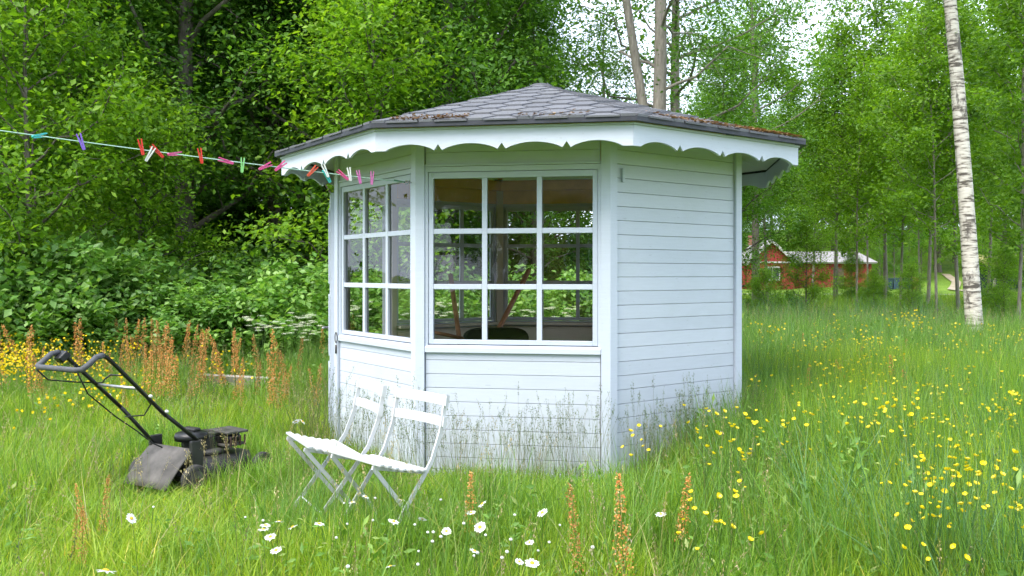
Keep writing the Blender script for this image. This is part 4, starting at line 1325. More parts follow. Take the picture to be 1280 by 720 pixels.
plant_tree(PR['young'], (P(1008, 400, 24).x, 24), 2.2, .58, 'bushy sapling standing before the gap between cottage gable and wing', 'tree')
plant_tree(PR['young'], (P(1064, 400, 30).x, 30), 4.2, .40, 'low sapling before the wing of the red cottage', 'tree')
for i, (px_, d, sc_, lab) in enumerate([(955, 18, .28, 'low sapling in the tall grass just right of the pavilion'), 
                                        (1140, 19, .30, 'tiny sapling in the grass left of the birch'), (1092, 24, .28, 'low sapling before the bins'), (1255, 17, .36, 'low sapling right of the birch')]):
    plant_tree(PR['young'], ((px_ - 640) / FPX * d, d), i * 1.4, sc_, lab, 'tree', 'saplings in the field')
# unseen garden trees added behind the camera to cover sky mirrored in the panes
for i, (x_, y_, k) in enumerate([(-9, -9, 'big3'), (-7.5, -10, 'big1'), (0, -21, 'big3'), (5.5, -20, 'big2'), (10, -9, 'big3'), (-14, -3, 'big1'), (15, -1, 'big3'), (-7, -13, 'big2'), (-4, -19, 'big3'), (10.5, -16, 'big2'), (13, -12, 'big1'), (-11.5, -12, 'big2'), (12.5, -13, 'big2'), (-8, -17, 'big1')]):
    plant_tree(PR[k], (x_, y_), i * 1.3, .8, 'unseen garden tree added behind the camera for the reflections in the pavilion panes', 'tree', 'trees added for the pane reflections')

def mirrored_house():
    rt = empty('ochre_house', (1.0, -8.5, 0), R(4), 'ochre wooden house with white windows mirrored in the pavilion panes', 'house')
    oc = paint('ochre_boards', (.42, .27, .09), .2)
    m = MB(); m.box((0, -4, 1.6), (12, 7.9, 3.2)); w = m.build('wall', oc, rt)
    for i in range(20):
        m = MB(); m.box((0, -.03 + (i % 2) * .006, .08 + i * .16), (12.04, .04, .15)); m.build('siding_board', oc, w)
    m = MB()
    for s_ in (0, -8):
        sg = 1 if s_ == 0 else -1
        m.add([(-6.5, s_ + sg * .6, 3.05), (6.5, s_ + sg * .6, 3.05), (6.5, -4, 5.7), (-6.5, -4, 5.7), (-6.5, s_ + sg * .6, 3.2), (6.5, s_ + sg * .6, 3.2), (6.5, -4, 5.85), (-6.5, -4, 5.85)],
              [(3, 2, 1, 0), (4, 5, 6, 7), (0, 1, 5, 4), (1, 2, 6, 5), (2, 3, 7, 6), (3, 0, 4, 7)])
    m.build('roof', M['shingle'], rt)
    for x_ in (-4, -1.2, 1.6, 4.4):
        m = MB()
        for a, b_ in (((-.55, .9), (.55, .9)), ((-.55, 2.3), (.55, 2.3)), ((-.55, .9), (-.55, 2.3)), ((.55, .9), (.55, 2.3)), ((0, .9), (0, 2.3))):
            m.bar((x_ + a[0], .03, a[1]), (x_ + b_[0], .03, b_[1]), .06, .10, (0, 1, 0) if a[0] == b_[0] else (0, 0, 1))
        wn = m.build('window', M['trim'], rt)
        m = MB(); m.box((x_, .0, 1.6), (1.1, .02, 1.4)); m.build('pane', M['darkpane'], wn)
mirrored_house()

# ------------------------------------------------------------------ shrubs
def gen_shrub(seed, H, Rr, stems, n_leaf, L):
    rs = np.random.RandomState(seed)
    m = MB(); P_, O_ = [], []
    for i in range(stems):
        az = rs.uniform(0, 6.28); r_ = Rr * math.sqrt(rs.uniform(0, 1))
        h = H * rs.uniform(.55, 1.05) * (1 - .35 * (r_ / Rr) ** 2)
        b_ = np.array([math.cos(az) * r_ * .55, math.sin(az) * r_ * .55, -.05])
        e_ = np.array([math.cos(az) * r_ * 1.1, math.sin(az) * r_ * 1.1, h]) + rs.normal(0, .08, 3)
        pts = [b_ + (e_ - b_) * t_ + np.array([0, 0, .12 * math.sin(math.pi * t_)]) for t_ in np.linspace(0, 1, 5)]
        m.tube(pts, [.012, .010, .008, .005, .003], 5, False)
        nl = n_leaf // stems
        t_ = rs.uniform(.18, 1, nl) ** .8
        k = np.minimum((t_ * 4).astype(int), 3)
        A = np.array(pts)
        p = A[k] + (A[k + 1] - A[k]) * (t_ * 4 - k)[:, None]
        off = rs.normal(0, 1, (nl, 3)) * np.array([.13, .13, .07]) * (1.25 - .55 * t_)[:, None]
        P_.append(p + off); O_.append(off / (np.linalg.norm(off, axis=1, keepdims=True) + 1e-6))
    P_ = np.concatenate(P_); O_ = np.concatenate(O_)
    P_[:, 2] = np.maximum(P_[:, 2], .03)
    return m.mesh('stems', True), leaves_mesh('foliage', P_, O_, rs, L, .9, .62)
SH = []
for i in range(3):
    sm, fm = gen_shrub(60 + i, 1.9, 1.0, 46, 7800, .098)
    sm.materials.append(M['stem']); fm.materials.append(M['leaf_shrub'])
    SH.append((sm, fm))
def shrub(px_, d, sc_, szz, label, rz=0.0, leaf=None, group='shrubs along the wood'):
    x_ = (px_ - 640) / FPX * d
    rt = empty('shrub', (x_, d, gz(x_, d)), rz, label, 'shrub', group)
    rt.scale = (sc_, sc_, sc_ * szz)
    sm, fm = SH[int(px_) % 3]
    a = bpy.data.objects.new('stems', sm); COL.objects.link(a); a.parent = rt; a['kind'] = 'stuff'
    b_ = bpy.data.objects.new('foliage', fm); COL.objects.link(b_); b_.parent = rt; b_['kind'] = 'stuff'
    if leaf: b_.material_slots[0].link = 'OBJECT'; b_.material_slots[0].material = leaf
for i, (px_, d, sc_, szz, lab) in enumerate([
        (20, 11.2, 1.05, 1.12, 'tall leafy shrub at the left edge of the picture'),
        (85, 10.9, 1.0, 1.02, 'leafy shrub behind the mower handle'),
        (150, 11.4, 1.0, 1.05, 'tall leafy shrub right behind the mower handle grip'),
        (-60, 11.0, 1.1, 1.0, 'leafy shrub cut off by the left picture edge'),
        (205, 11.0, .8, .85, 'low shrub in the gap left of the weathered plank'),
        (255, 11.4, .85, .85, 'low fresh shrub straight behind the weathered plank'),
        (305, 12.0, .9, .95, 'broad shrub between the weathered plank and the pavilion'),
        (355, 11.6, .9, .98, 'shrub whose right side is next to the open door'),
        (400, 12.4, .9, .95, 'shrub seen left of and through the left window'),
        (460, 12.2, .9, .9, 'shrub seen through the left window of the pavilion')]):
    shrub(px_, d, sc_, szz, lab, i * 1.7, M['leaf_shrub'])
for i, (px_, d, sc_) in enumerate([(560, 12.6, .8), (620, 13.2, .85), (690, 12.4, .8), (750, 13, .85), (130, 13.6, 1.1), (230, 13.8, 1.1), (330, 14, 1.1), (50, 13.5, 1.1)]):
    shrub(px_, d, sc_, 1.0, 'leafy shrub in the second row between front shrubs and wood', i * 2.1)
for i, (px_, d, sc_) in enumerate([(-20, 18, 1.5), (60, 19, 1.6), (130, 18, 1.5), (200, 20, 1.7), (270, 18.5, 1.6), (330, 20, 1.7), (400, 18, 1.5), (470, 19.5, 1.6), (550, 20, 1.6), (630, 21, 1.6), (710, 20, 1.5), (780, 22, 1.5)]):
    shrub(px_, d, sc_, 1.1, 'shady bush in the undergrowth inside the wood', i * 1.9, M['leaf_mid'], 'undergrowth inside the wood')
for i, (px_, d, sc_, lab) in enumerate([(1088, 33, .8, 'dark round shrub in the field before the cottage wing'), (950, 26, .55, 'low shrub at the foot of the dark thick trunk'),
                                        (985, 27, .6, 'shrub in front of the cottage gable'), (1236, 26, .6, 'low shrub on the field right of the white birch')]):
    shrub(px_, d, sc_, .8, lab, i, M['leaf_mid'], 'shrubs in the field')

# ================================================================== THE MEADOW
def blades(rs, n, rad, h0, h1, w, bend=.5, L=4):
    """n tapering bent blades in a disc; returns verts, faces"""
    a = rs.uniform(0, 6.283, n); r_ = rad * np.sqrt(rs.uniform(0, 1, n))
    bx, by = r_ * np.cos(a), r_ * np.sin(a)
    h = rs.uniform(h0, h1, n)
    la = rs.uniform(0, 6.283, n)
    lean = np.abs(rs.normal(0, bend, n)) * h + .02
    tw = la + rs.normal(0, .5, n) + 1.57
    ww = w * rs.uniform(.6, 1.3, n)
    V, lev = [], np.linspace(0, 1, L)
    for t_ in lev:
        cx_ = bx + np.cos(la) * lean * t_ ** 1.9
        cy_ = by + np.sin(la) * lean * t_ ** 1.9
        cz = h * (t_ - .22 * (lean / h) * t_ ** 2.2)
        wd = ww * (1 - t_ ** 1.6) * .5 * (1 if t_ < 1 else 0)
        V.append(np.stack([cx_ - np.cos(tw) * wd, cy_ - np.sin(tw) * wd, cz], 1))
        if t_ < 1: V.append(np.stack([cx_ + np.cos(tw) * wd, cy_ + np.sin(tw) * wd, cz], 1))
    V = np.stack(V, 1)
    k = V.shape[1]
    base = np.arange(n)[:, None] * k
    quads = [base + np.array([2 * i, 2 * i + 1, 2 * i + 3, 2 * i + 2]) for i in range(L - 2)]
    tri = base + np.array([2 * (L - 2), 2 * (L - 2) + 1, 2 * (L - 2) + 2])
    return V.reshape(-1, 3), [np.concatenate(quads), tri]

def merge(parts):
    v, q3, q4, n = [], [], [], 0
    for pv, pf in parts:
        v.append(pv)
        for f in pf:
            (q3 if f.shape[1] == 3 else q4).append(f + n)
        n += len(pv)
    fs_ = []
    if q4: fs_.append(np.concatenate(q4))
    if q3: fs_.append(np.concatenate(q3))
    return np.concatenate(v), fs_

def seed_stems(rs, n, rad, h0, h1, head=.09, nq=16, width=.0022, spread=.012):
    """upright thin stems with a narrow seed head"""
    P_, F_, k = [], [], 0
    for i in range(n):
        a = rs.uniform(0, 6.28); r_ = rad * math.sqrt(rs.uniform(0, 1)); h = rs.uniform(h0, h1)
        la = rs.uniform(0, 6.28); ln = h * abs(rs.normal(0, .16))
        def pt(t_): return np.array([r_ * math.cos(a) + math.cos(la) * ln * t_ ** 2, r_ * math.sin(a) + math.sin(la) * ln * t_ ** 2, h * t_])
        for du in (0, 1.57):
            e = np.array([math.cos(du + a), math.sin(du + a), 0]) * width / 2
            ts = (0, .4, .75, 1)
            for t_ in ts: P_ += [pt(t_) - e * (1 - .5 * t_), pt(t_) + e * (1 - .5 * t_)]
            for j in range(3): F_.append((k + 2 * j, k + 2 * j + 1, k + 2 * j + 3, k + 2 * j + 2))
            k += 8
        for j in range(nq):
            t_ = 1 - head / h * rs.uniform(0, 1) ** .8
            p = pt(t_) + rs.normal(0, spread * .5, 3)
            d = rs.normal(0, .5, 3) + np.array([0, 0, 1.3]); d /= np.linalg.norm(d)
            s = np.cross(d, rs.normal(0, 1, 3)); s /= np.linalg.norm(s)
            l_ = rs.uniform(.008, .014); w_ = .0022
            P_ += [p - d * l_ * .5, p + s * w_, p + d * l_ * .5, p - s * w_]
            F_.append((k, k + 1, k + 2, k + 3)); k += 4
    return np.array(P_), [np.array(F_)]

PCOL = bpy.data.collections.new('meadow_prototypes')       # source shapes only, never linked into the scene
def proto(name, v, f, mat):
    me = np_mesh(name, v, f); me.materials.append(mat)
    o = bpy.data.objects.new(name, me)
    return o
def pcoll(name, objs):
    c = bpy.data.collections.new(name)
    for i, o in enumerate(objs):
        o.name = '%s_%02d' % (name, i); c.objects.link(o)
    return c

def scatter(name, label, cat, coll, pos, rot, scl, idx):
    me = bpy.data.meshes.new(name)
    n = len(pos)
    me.vertices.add(n)
    me.vertices.foreach_set('co', np.ascontiguousarray(pos, np.float32).ravel())
    for an, ty, dat in (('rot', 'FLOAT_VECTOR', rot), ('scl', 'FLOAT_VECTOR', scl)):
        at = me.attributes.new(an, ty, 'POINT'); at.data.foreach_set('vector', np.ascontiguousarray(dat, np.float32).ravel())
    at = me.attributes.new('idx', 'INT', 'POINT'); at.data.foreach_set('value', np.ascontiguousarray(idx, np.int32))
    me.update()
    o = bpy.data.objects.new(name, me); COL.objects.link(o)
    g = bpy.data.node_groups.new(name + '_scatter', 'GeometryNodeTree')
    g.interface.new_socket('Geometry', in_out='INPUT', socket_type='NodeSocketGeometry')
    g.interface.new_socket('Geometry', in_out='OUTPUT', socket_type='NodeSocketGeometry')
    gi = g.nodes.new('NodeGroupInput'); go = g.nodes.new('NodeGroupOutput')
    ip = g.nodes.new('GeometryNodeInstanceOnPoints')
    ci = g.nodes.new('GeometryNodeCollectionInfo')
    ci.inputs['Collection'].default_value = coll
    ci.inputs['Separate Children'].default_value = True
    ci.inputs['Reset Children'].default_value = True
    def attr(nm, ty):
        a = g.nodes.new('GeometryNodeInputNamedAttribute'); a.data_type = ty; a.inputs['Name'].default_value = nm
        return a.outputs['Attribute']
    ip.inputs['Pick Instance'].default_value = True
    g.links.new(gi.outputs[0], ip.inputs['Points'])
    g.links.new(ci.outputs[0], ip.inputs['Instance'])
    g.links.new(attr('idx', 'INT'), ip.inputs['Instance Index'])
    g.links.new(attr('rot', 'FLOAT_VECTOR'), ip.inputs['Rotation'])
    g.links.new(attr('scl', 'FLOAT_VECTOR'), ip.inputs['Scale'])
    g.links.new(ip.outputs['Instances'], go.inputs[0])
    mod = o.modifiers.new('scatter', 'NODES'); mod.node_group = g
    return tag(o, label, cat, kind='stuff')

rsm = np.random.RandomState(4)
def frustum_pts(n, y0, y1, side=.72, extra=1.2, power=1.0):
    """uniform points on the ground inside a widened view wedge"""
    out = []
    while len(out) < n:
        y = rsm.uniform(y0, y1, n * 2); x = rsm.uniform(-1, 1, n * 2) * (side * y1 + extra)
        ok = np.abs(x) < side * y + extra
        q_ = np.stack([x[ok], y[ok]], 1)
        out = q_ if len(out) == 0 else np.concatenate([out, q_])
    return out[:n]
def octdist(x, y):
    """distance outside the pavilion's footprint"""
    d = np.full(np.shape(x), -9.0)
    for k in range(8):
        n_, t_ = frame(k)
        d = np.maximum(d, (x - GC.x) * n_.x + (y - GC.y) * n_.y - AP)
    return d
def mower_zone(x, y):
    dx, dy = x + 2.235, y - 5.565
    lx = dx * .866 - dy * .5; ly = dx * .5 + dy * .866
    return (np.abs(lx) < .33) & (ly > -.26) & (ly < .74)
def height_field(x, y):
    """relative height of the sward: low round mower and chairs, tall at the right"""
    right = sstep((x - .9 - .10 * (y - 4)) / 1.3)
    left = sstep((-x - 1.0) / 1.5)
    h = 1.08 + .72 * right - .12 * left + .22 * vnoise(x, y, 1.3, 11) + .15 * vnoise(x, y, 3.1, 12)
    h = h - .55 * np.exp(-(((x + 2.1) / .75) ** 2 + ((y - 5.1) / .65) ** 2))
    h = h + .35 * np.exp(-(((x + .6) / .8) ** 2 + ((y - 3.9) / .45) ** 2))
    d8_ = octdist(x, y)
    h = h * (1 - .46 * sstep((1.25 - d8_) / .9) * sstep((1.35 - x) / .5) * (y < 7))
    h = h + .60 * sstep((x - 1.3) / .9) * sstep((13 - y) / 5)
    back = sstep((y - 7.5) / 2.5)
    h = h * (1 - back * left) + (1.45 + .2 * vnoise(x, y, 1.3, 11)) * back * left
    h = h - .95 * np.exp(-(((x + 3.0) / .55) ** 4 + ((y - 9.2) / .95) ** 4))
    return np.clip(h, .4, 2.4)

# --- prototypes
gr = np.random.RandomState(1)
PT_SHORT = pcoll('grass_tuft', [proto('g', *blades(gr, 44, .15, .08, .29, .0068, .55), M['grass']) for _ in range(6)])
PT_MED = pcoll('grass_clump', [proto('g', *blades(gr, 28, .13, .20, .48, .0072, .45, 5), M['grass_tall']) for _ in range(5)])
PT_BLUE = pcoll('broad_grass', [proto('g', *blades(gr, 26, .10, .38, .72, .0085, .55, 6), M['grass_blue']) for _ in range(4)])
PT_SEED = pcoll('seed_grass', [proto('g', *seed_stems(gr, 7, .12, .40, .68), M['seed']) for _ in range(5)])
PT_DRY = pcoll('dry_grass', [proto('g', *merge([blades(gr, 4, .10, .22, .5, .0036, .8, 6), seed_stems(gr, 2, .10, .42, .62, .10, 20, .002, .014)]), M['straw']) for _ in range(4)])

def rots(n, tilt=.12):
    return np.stack([rsm.normal(0, tilt, n), rsm.normal(0, tilt, n), rsm.uniform(0, 6.283, n)], 1)
def put(name, label, coll, nproto, xy, sc_, zs=None, tilt=.12, sink=.01):
    n = len(xy)
    z = ground_z(xy[:, 0], xy[:, 1]) - sink
    s = np.stack([sc_, sc_, sc_ if zs is None else zs], 1) * (1 + .5 * np.clip((xy[:, 1] - 9) / 8, 0, 1) * (name != 'meadow_grass'))[:, None]
    return scatter(name, label, 'grass', coll, np.column_stack([xy, z]), rots(n, tilt), s, rsm.randint(0, nproto, n))

xy = np.concatenate([frustum_pts(11500, 1.5, 9.5), frustum_pts(6500, 9.5, 16), frustum_pts(9000, 16, 40, .70, 2)])
xy = xy[octdist(xy[:, 0], xy[:, 1]) > .02]
h = height_field(xy[:, 0], xy[:, 1])
mz = mower_zone(xy[:, 0], xy[:, 1])
h = np.where(mz, .22, h)
far = np.clip((xy[:, 1] - 8) / 20, 0, 1.2)
sc_ = (1.0 + far) * rsm.uniform(.8, 1.25, len(xy))
put('meadow_grass', 'fine green meadow grass covering the whole garden', PT_SHORT, 6, xy, sc_, h * rsm.uniform(.8, 1.25, len(xy)) * (1 + .35 * far))

xy = frustum_pts(9500, 1.5, 14)
d8 = octdist(xy[:, 0], xy[:, 1]); h = height_field(xy[:, 0], xy[:, 1])
pk = sstep((h - .85) / .9) * .85 + .10 + .10 * np.exp(-((d8 - .12) / .22) ** 2)
ok = (d8 > .03) & (rsm.uniform(0, 1, len(xy)) < pk) & ~mower_zone(xy[:, 0], xy[:, 1])
xy, h = xy[ok], h[ok]
for cx_, cy_, sx_, sy_, n in ((-.50, 4.06, .22, .10, 26), (-1.0, 4.30, .16, .08, 12), (-.25, 4.40, .16, .14, 16), (-.62, 4.55, .10, .08, 6), (.35, 4.6, .5, .16, 14), (1.6, 5.6, .35, .2, 26)):
    e_ = np.stack([rsm.normal(cx_, sx_, n), rsm.normal(cy_, sy_, n)], 1)
    e_ = e_[octdist(e_[:, 0], e_[:, 1]) > .05]
    xy = np.concatenate([xy, e_]); h = np.concatenate([h, np.full(len(e_), 1.0)])
put('tall_grass', 'tall green grass clumps rising above the meadow', PT_MED, 5, xy, rsm.uniform(.8, 1.2, len(xy)), np.clip(h, .5, 1.7) * rsm.uniform(.75, 1.15, len(xy)))

# broad bluish grass: the patch right of the pavilion and the clumps at the right edge
b_ = []
for cx_, cy_, sx_, sy_, n in ((2.35, 7.9, .35, .5, 60), (3.0, 5.3, .35, .45, 60), (2.55, 3.7, .25, .3, 42), (3.5, 7.3, .7, .5, 50), (4.2, 9.5, 1.0, .8, 60), (2.2, 3.0, .2, .2, 30), (2.9, 9.5, .6, .6, 50), (2.5, 4.6, .45, .5, 70), (3.6, 5.6, .5, .7, 70), (1.9, 3.6, .3, .3, 30), (4.6, 7.4, .8, .9, 60), (4.0, 11.5, 1.3, 1.3, 120), (6.5, 14.5, 2.2, 1.6, 160), (5.2, 18.5, 2.5, 1.5, 120)):
    b_.append(np.stack([rsm.normal(cx_, sx_, n), rsm.normal(cy_, sy_, n)], 1))
xy = np.concatenate(b_); xy = xy[octdist(xy[:, 0], xy[:, 1]) > .12]
put('broad_leaved_grass', 'broad bluish green grass clumps at the right of the pavilion', PT_BLUE, 4, xy, rsm.uniform(.8, 1.15, len(xy)), rsm.uniform(.75, 1.25, len(xy)))

# leafy herbs between the grasses
def herb(seed):
    rs = np.random.RandomState(seed); n = 80
    a = rs.uniform(0, 6.28, n); r_ = .13 * np.sqrt(rs.uniform(0, 1, n)); z = rs.uniform(.04, .34, n) * (1 - (r_ / .2) ** 2)
    pos = np.stack([r_ * np.cos(a), r_ * np.sin(a), z], 1)
    out = np.stack([np.cos(a), np.sin(a), np.zeros(n)], 1)
    me = leaves_mesh('herb', pos, out, rs, .040, .8, .36)
    me.materials.append(M['grass_tall'])
    return bpy.data.objects.new('herb', me)
PT_HERB = pcoll('leafy_herb', [herb(700 + i) for i in range(5)])
hx = np.concatenate([np.stack([rsm.normal(cx_, sx_, n), rsm.normal(cy_, sy_, n)], 1) for cx_, cy_, sx_, sy_, n in
     ((2.6, 4.6, .7, .8, 150), (3.8, 7.0, 1.2, 1.4, 220), (1.8, 6.0, .5, .8, 40), (-3.2, 9.0, 1.6, .7, 160), (0, 3.9, 1.2, .5, 40), (-2.3, 4.4, 1.0, .7, 30), (6, 11, 2, 1.5, 160), (4.2, 11.5, 1.4, 1.6, 220), (7.5, 15, 3, 2, 260))])
hx = hx[(octdist(hx[:, 0], hx[:, 1]) > .15) & (height_field(hx[:, 0], hx[:, 1]) > .65) & ~mower_zone(hx[:, 0], hx[:, 1]) & (hx[:, 1] > 2.3)]
hh_ = height_field(hx[:, 0], hx[:, 1])
o = put('leafy_herbs', 'leafy green herbs growing between the meadow grasses', PT_HERB, 5, hx, rsm.uniform(.7, 1.25, len(hx)), np.clip(hh_, .6, 1.7) * rsm.uniform(.7, 1.1, len(hx)))
o['category'] = 'herbs'

# flowering stems: a fringe along the pavilion walls and thinly over the meadow
xy1 = frustum_pts(4200, 2.4, 17)
d8 = octdist(xy1[:, 0], xy1[:, 1]); h = height_field(xy1[:, 0], xy1[:, 1])
ok = (d8 > .05) & (rsm.uniform(0, 1, len(xy1)) < np.clip(.10 + .30 * sstep((h - .9) / .8), 0, 1) * np.where(xy1[:, 1] < 4.2, .5, 1)) & ~mower_zone(xy1[:, 0], xy1[:, 1])
xy1 = xy1[ok]
fr = []
for k, n in ((-2, 26), (-1, 44), (0, 56)):
    s = rsm.uniform(-.7, .7, n); r_ = AP + .06 + np.abs(rsm.normal(0, .16, n))
    n_, t_ = frame(k)
    fr.append(np.stack([GC.x + n_.x * r_ + t_.x * s, GC.y + n_.y * r_ + t_.y * s], 1))
xy2 = np.concatenate(fr)
xy = np.concatenate([xy1, xy2])
put('seed_grass', 'thin flowering grass stems with seed heads before the white walls', PT_SEED, 5, xy, rsm.uniform(.75, 1.1, len(xy)), rsm.uniform(.65, 1.1, len(xy)), .1)
xy = np.concatenate([frustum_pts(2300, 2.2, 17), np.stack([rsm.uniform(1.6, 9.5, 900), rsm.uniform(7.5, 17, 900)], 1)])
ok = (octdist(xy[:, 0], xy[:, 1]) > .05) & ~mower_zone(xy[:, 0], xy[:, 1])
xy = xy[ok]
put('dry_grass', 'bleached dry grass blades scattered through the meadow', PT_DRY, 3, xy, rsm.uniform(.7, 1.1, len(xy)), None, .22)

# ------------------------------------------------------------------ flowers
def ground_under(px_, py_, hz):
    """ground spot of a plant whose head, hz metres high, shows at that pixel"""
    d = FPX * (CAMZ - hz) / (py_ - HORY)
    return (px_ - 640) / FPX * d, d

def flower_meshes():
    """daisy: ray petals and eye; buttercup: five broad petals in a cup"""
    v, f = [], []
    n = 19
    rr = random.Random(2)
    for i in range(n):
        a = 2 * math.pi * i / n + rr.uniform(-.05, .05)
        ca, sa = math.cos(a), math.sin(a); L = .026 * rr.uniform(.9, 1.08); w = .0036; z1 = rr.uniform(-.004, .004)
        k = len(v)
        for t_, ww, zz in ((.005, .5, 0), (.014, 1, .0015), (L * .85, 1, z1 * .7), (L, .45, z1)):
            v += [(ca * t_ - sa * w * ww, sa * t_ + ca * w * ww, zz), (ca * t_ + sa * w * ww, sa * t_ - ca * w * ww, zz)]
        for j in range(3): f.append((k + 2 * j, k + 2 * j + 1, k + 2 * j + 3, k + 2 * j + 2))
    ray = MB().add(v, f).mesh('petals')
    eye = MB().lathe([(.0075, -.001), (.008, .002), (.006, .0045), (.0, .0055)], 12).mesh('eye', True)
    v, f = [], []
    for i in range(5):
        a = 2 * math.pi * i / 5
        k = len(v)
        for t_, w, z in ((.001, .002, 0), (.007, .0075, .004), (.012, .008, .009), (.0135, .004, .012)):
            for s in (-1, 1):
                x_, y_ = t_, s * w
                v.append((math.cos(a) * x_ - math.sin(a) * y_, math.sin(a) * x_ + math.cos(a) * y_, z))
        for j in range(3): f.append((k + 2 * j, k + 2 * j + 1, k + 2 * j + 3, k + 2 * j + 2))
    cup = MB().add(v, f).mesh('blossom')
    bud = MB().lathe([(.003, -.004), (.008, .0), (.0095, .004), (.006, .009), (.0, .010)], 10).mesh('bud', True)
    return ray, eye, cup, bud
RAY, EYE, CUP, BUD = flower_meshes()
RAY.materials.append(M['petal']); EYE.materials.append(M['daisy_eye']); CUP.materials.append(M['yellow']); BUD.materials.append(M['petal'])
def stem_mesh(h, lx, ly, r_=.0013):
    me = MB().tube([(0, 0, -.02), (lx * .15, ly * .15, h * .4), (lx * .5, ly * .5, h * .75), (lx, ly, h)], r_, 5, False).mesh('stem', True)
    me.materials.append(M['stem']); return me
STEMS = {}
rf = random.Random(31)
def child(name, me, parent, loc=(0, 0, 0), rot=(0, 0, 0), sc_=1.0):
    o = bpy.data.objects.new(name, me); COL.objects.link(o); o.parent = parent
    o.location = loc; o.rotation_euler = rot; o.scale = (sc_,) * 3
    return o
def daisy(px_, py_, hz, tilt, label, sc_=1.0, group='daisies in the grass'):
    x_, y_ = ground_under(px_, py_, hz)
    a = rf.uniform(0, 6.28)
    lx, ly = math.cos(a) * .04, math.sin(a) * .04
    rt = empty('daisy', (x_ - lx, y_ - ly, 0), 0, label, 'daisy', group)
    child('stem', stem_mesh(hz, lx, ly), rt)
    ta = rf.uniform(0, 6.28)
    b_ = child('petals', RAY, rt, (lx, ly, hz), (tilt * math.cos(ta) + .15, tilt * math.sin(ta), rf.uniform(0, 6)), sc_ * .88)
    child('eye', EYE, b_, (0, 0, .001))
SHARED = 'white daisy among the scattered daisies in the grass before the pavilion'
daisy(132, 714, .52, .25, 'largest white daisy at the bottom edge left of centre', 1.35)
daisy(164, 648, .40, .9, 'white daisy tilted sideways on a curved stem below the mower', 1.05)
daisy(600, 659, .36, .7, 'white daisy with its orange eye turned to the viewer, middle of the meadow', 1.12)
daisy(678, 641, .38, .6, 'white daisy standing alone below the window corner', 1.1)
daisy(826, 643, .40, .3, 'white daisy right of the pavilion corner, alone in the grass', 1.0)
daisy(665, 704, .38, .2, 'wide open white daisy low down beside a smaller one', 1.15)
daisy(370, 527, .55, .8, 'white daisy behind the folding chairs, left of its neighbour', .95)
daisy(378, 527, .55, .9, 'white daisy behind the folding chairs, close to the open door', .95)
for px_, py_ in ((332, 657), (349, 652), (366, 659), (338, 671), (345, 688), (329, 662)):
    daisy(px_, py_, .34, rf.uniform(.1, .4), 'white daisy in the close group left of the folding chair legs', 1.0, 'daisy group before the chairs')
for px_, py_ in ((603, 630), (589, 641), (528, 649), (492, 652), (558, 664), (502, 625), (457, 621), (440, 628), (399, 655), (662, 678), (649, 702), (593, 689), (488, 708)):
    daisy(px_, py_, rf.uniform(.32, .40), rf.uniform(.1, .6), SHARED, rf.uniform(.7, 1.0))
for i in range(30):
    px_, py_ = rf.gauss(525, 95), rf.uniform(622, 716)
    hz = rf.uniform(.28, .36); x_, y_ = ground_under(px_, py_, hz)
    rt = empty('daisy_bud', (x_, y_, 0), 0, 'small closed white bud in the grass before the pavilion', 'flower bud', 'white buds in the grass')
    k = i % 4
    if k not in STEMS: STEMS[k] = stem_mesh(.32, .02 * (k - 1.5), .015)
    s_ = child('stem', STEMS[k], rt); s_.scale = (1, 1, hz / .32)
    child('bud', BUD, rt, (.02 * (k - 1.5), .015, hz), (.2, .2, 0), rf.uniform(.55, .9))

# buttercups: branching plants, several blossoms each
def buttercup_proto(seed):
    r_ = random.Random(seed)
    h = r_.uniform(.50, .60)
    m = MB(); tips = []
    m.tube([(0, 0, -.02), (.01, 0, h * .3), (.015, .01, h * .55)], [.0018, .0016, .0014], 5, False)
    for i in range(r_.choice((4, 5, 6))):
        a = i * 2.4 + r_.uniform(-.4, .4); rr = r_.uniform(.03, .11)
        t_ = Vector((.015 + math.cos(a) * rr, .01 + math.sin(a) * rr, h * r_.uniform(.82, 1.05)))
        s_ = Vector((.015, .01, h * r_.uniform(.40, .55)))
        m.tube([s_, s_.lerp(t_, .5) + Vector((math.cos(a) * .01, math.sin(a) * .01, 0)), t_], [.0012, .001, .0009], 4, False)
        tips.append((t_, a))
    me = m.mesh('stem', True); me.materials.append(M['stem'])
    lv_, lf_ = blades(np.random.RandomState(seed), 20, .05, .12, .38, .014, .7, 5)
    lm = np_mesh('leaves', lv_, lf_); lm.materials.append(M['grass_tall'])
    return h, me, lm, tips
BCP = [buttercup_proto(90 + i) for i in range(5)]
def buttercup(x_, y_, label, group):
    h, me, lm, tips = rf.choice(BCP)
    s = rf.uniform(.95, 1.25)
    rt = empty('buttercup', (x_, y_, gz(x_, y_)), rf.uniform(0, 6.28), label, 'buttercup', group)
    rt.scale = (s, s, s)
    child('stem', me, rt); child('leaves', lm, rt)
    for t_, a in tips:
        child('blossom', CUP, rt, t_, (rf.uniform(-.5, .5), rf.uniform(-.8, .8), a), rf.uniform(.42, .78))
def cluster(n, mx_, my_, sx_, sy_, hz, label, group):
    k = 0
    while k < n:
        px_, py_ = rf.gauss(mx_, sx_), rf.gauss(my_, sy_)
        if py_ < 400 or px_ > 1330: continue
        x_, y_ = ground_under(px_, py_, hz)
        if float(octdist(np.array([x_]), np.array([y_]))[0]) < .12: continue
        buttercup(x_, y_, label, group); k += 1
cluster(24, 1208, 605, 44, 34, .58, 'yellow buttercup in the dense nearest group at the lower right', 'near buttercups lower right')
cluster(24, 1240, 515, 44, 26, .60, 'yellow buttercup in the group at the right edge, above the nearest group', 'buttercups at the right edge')
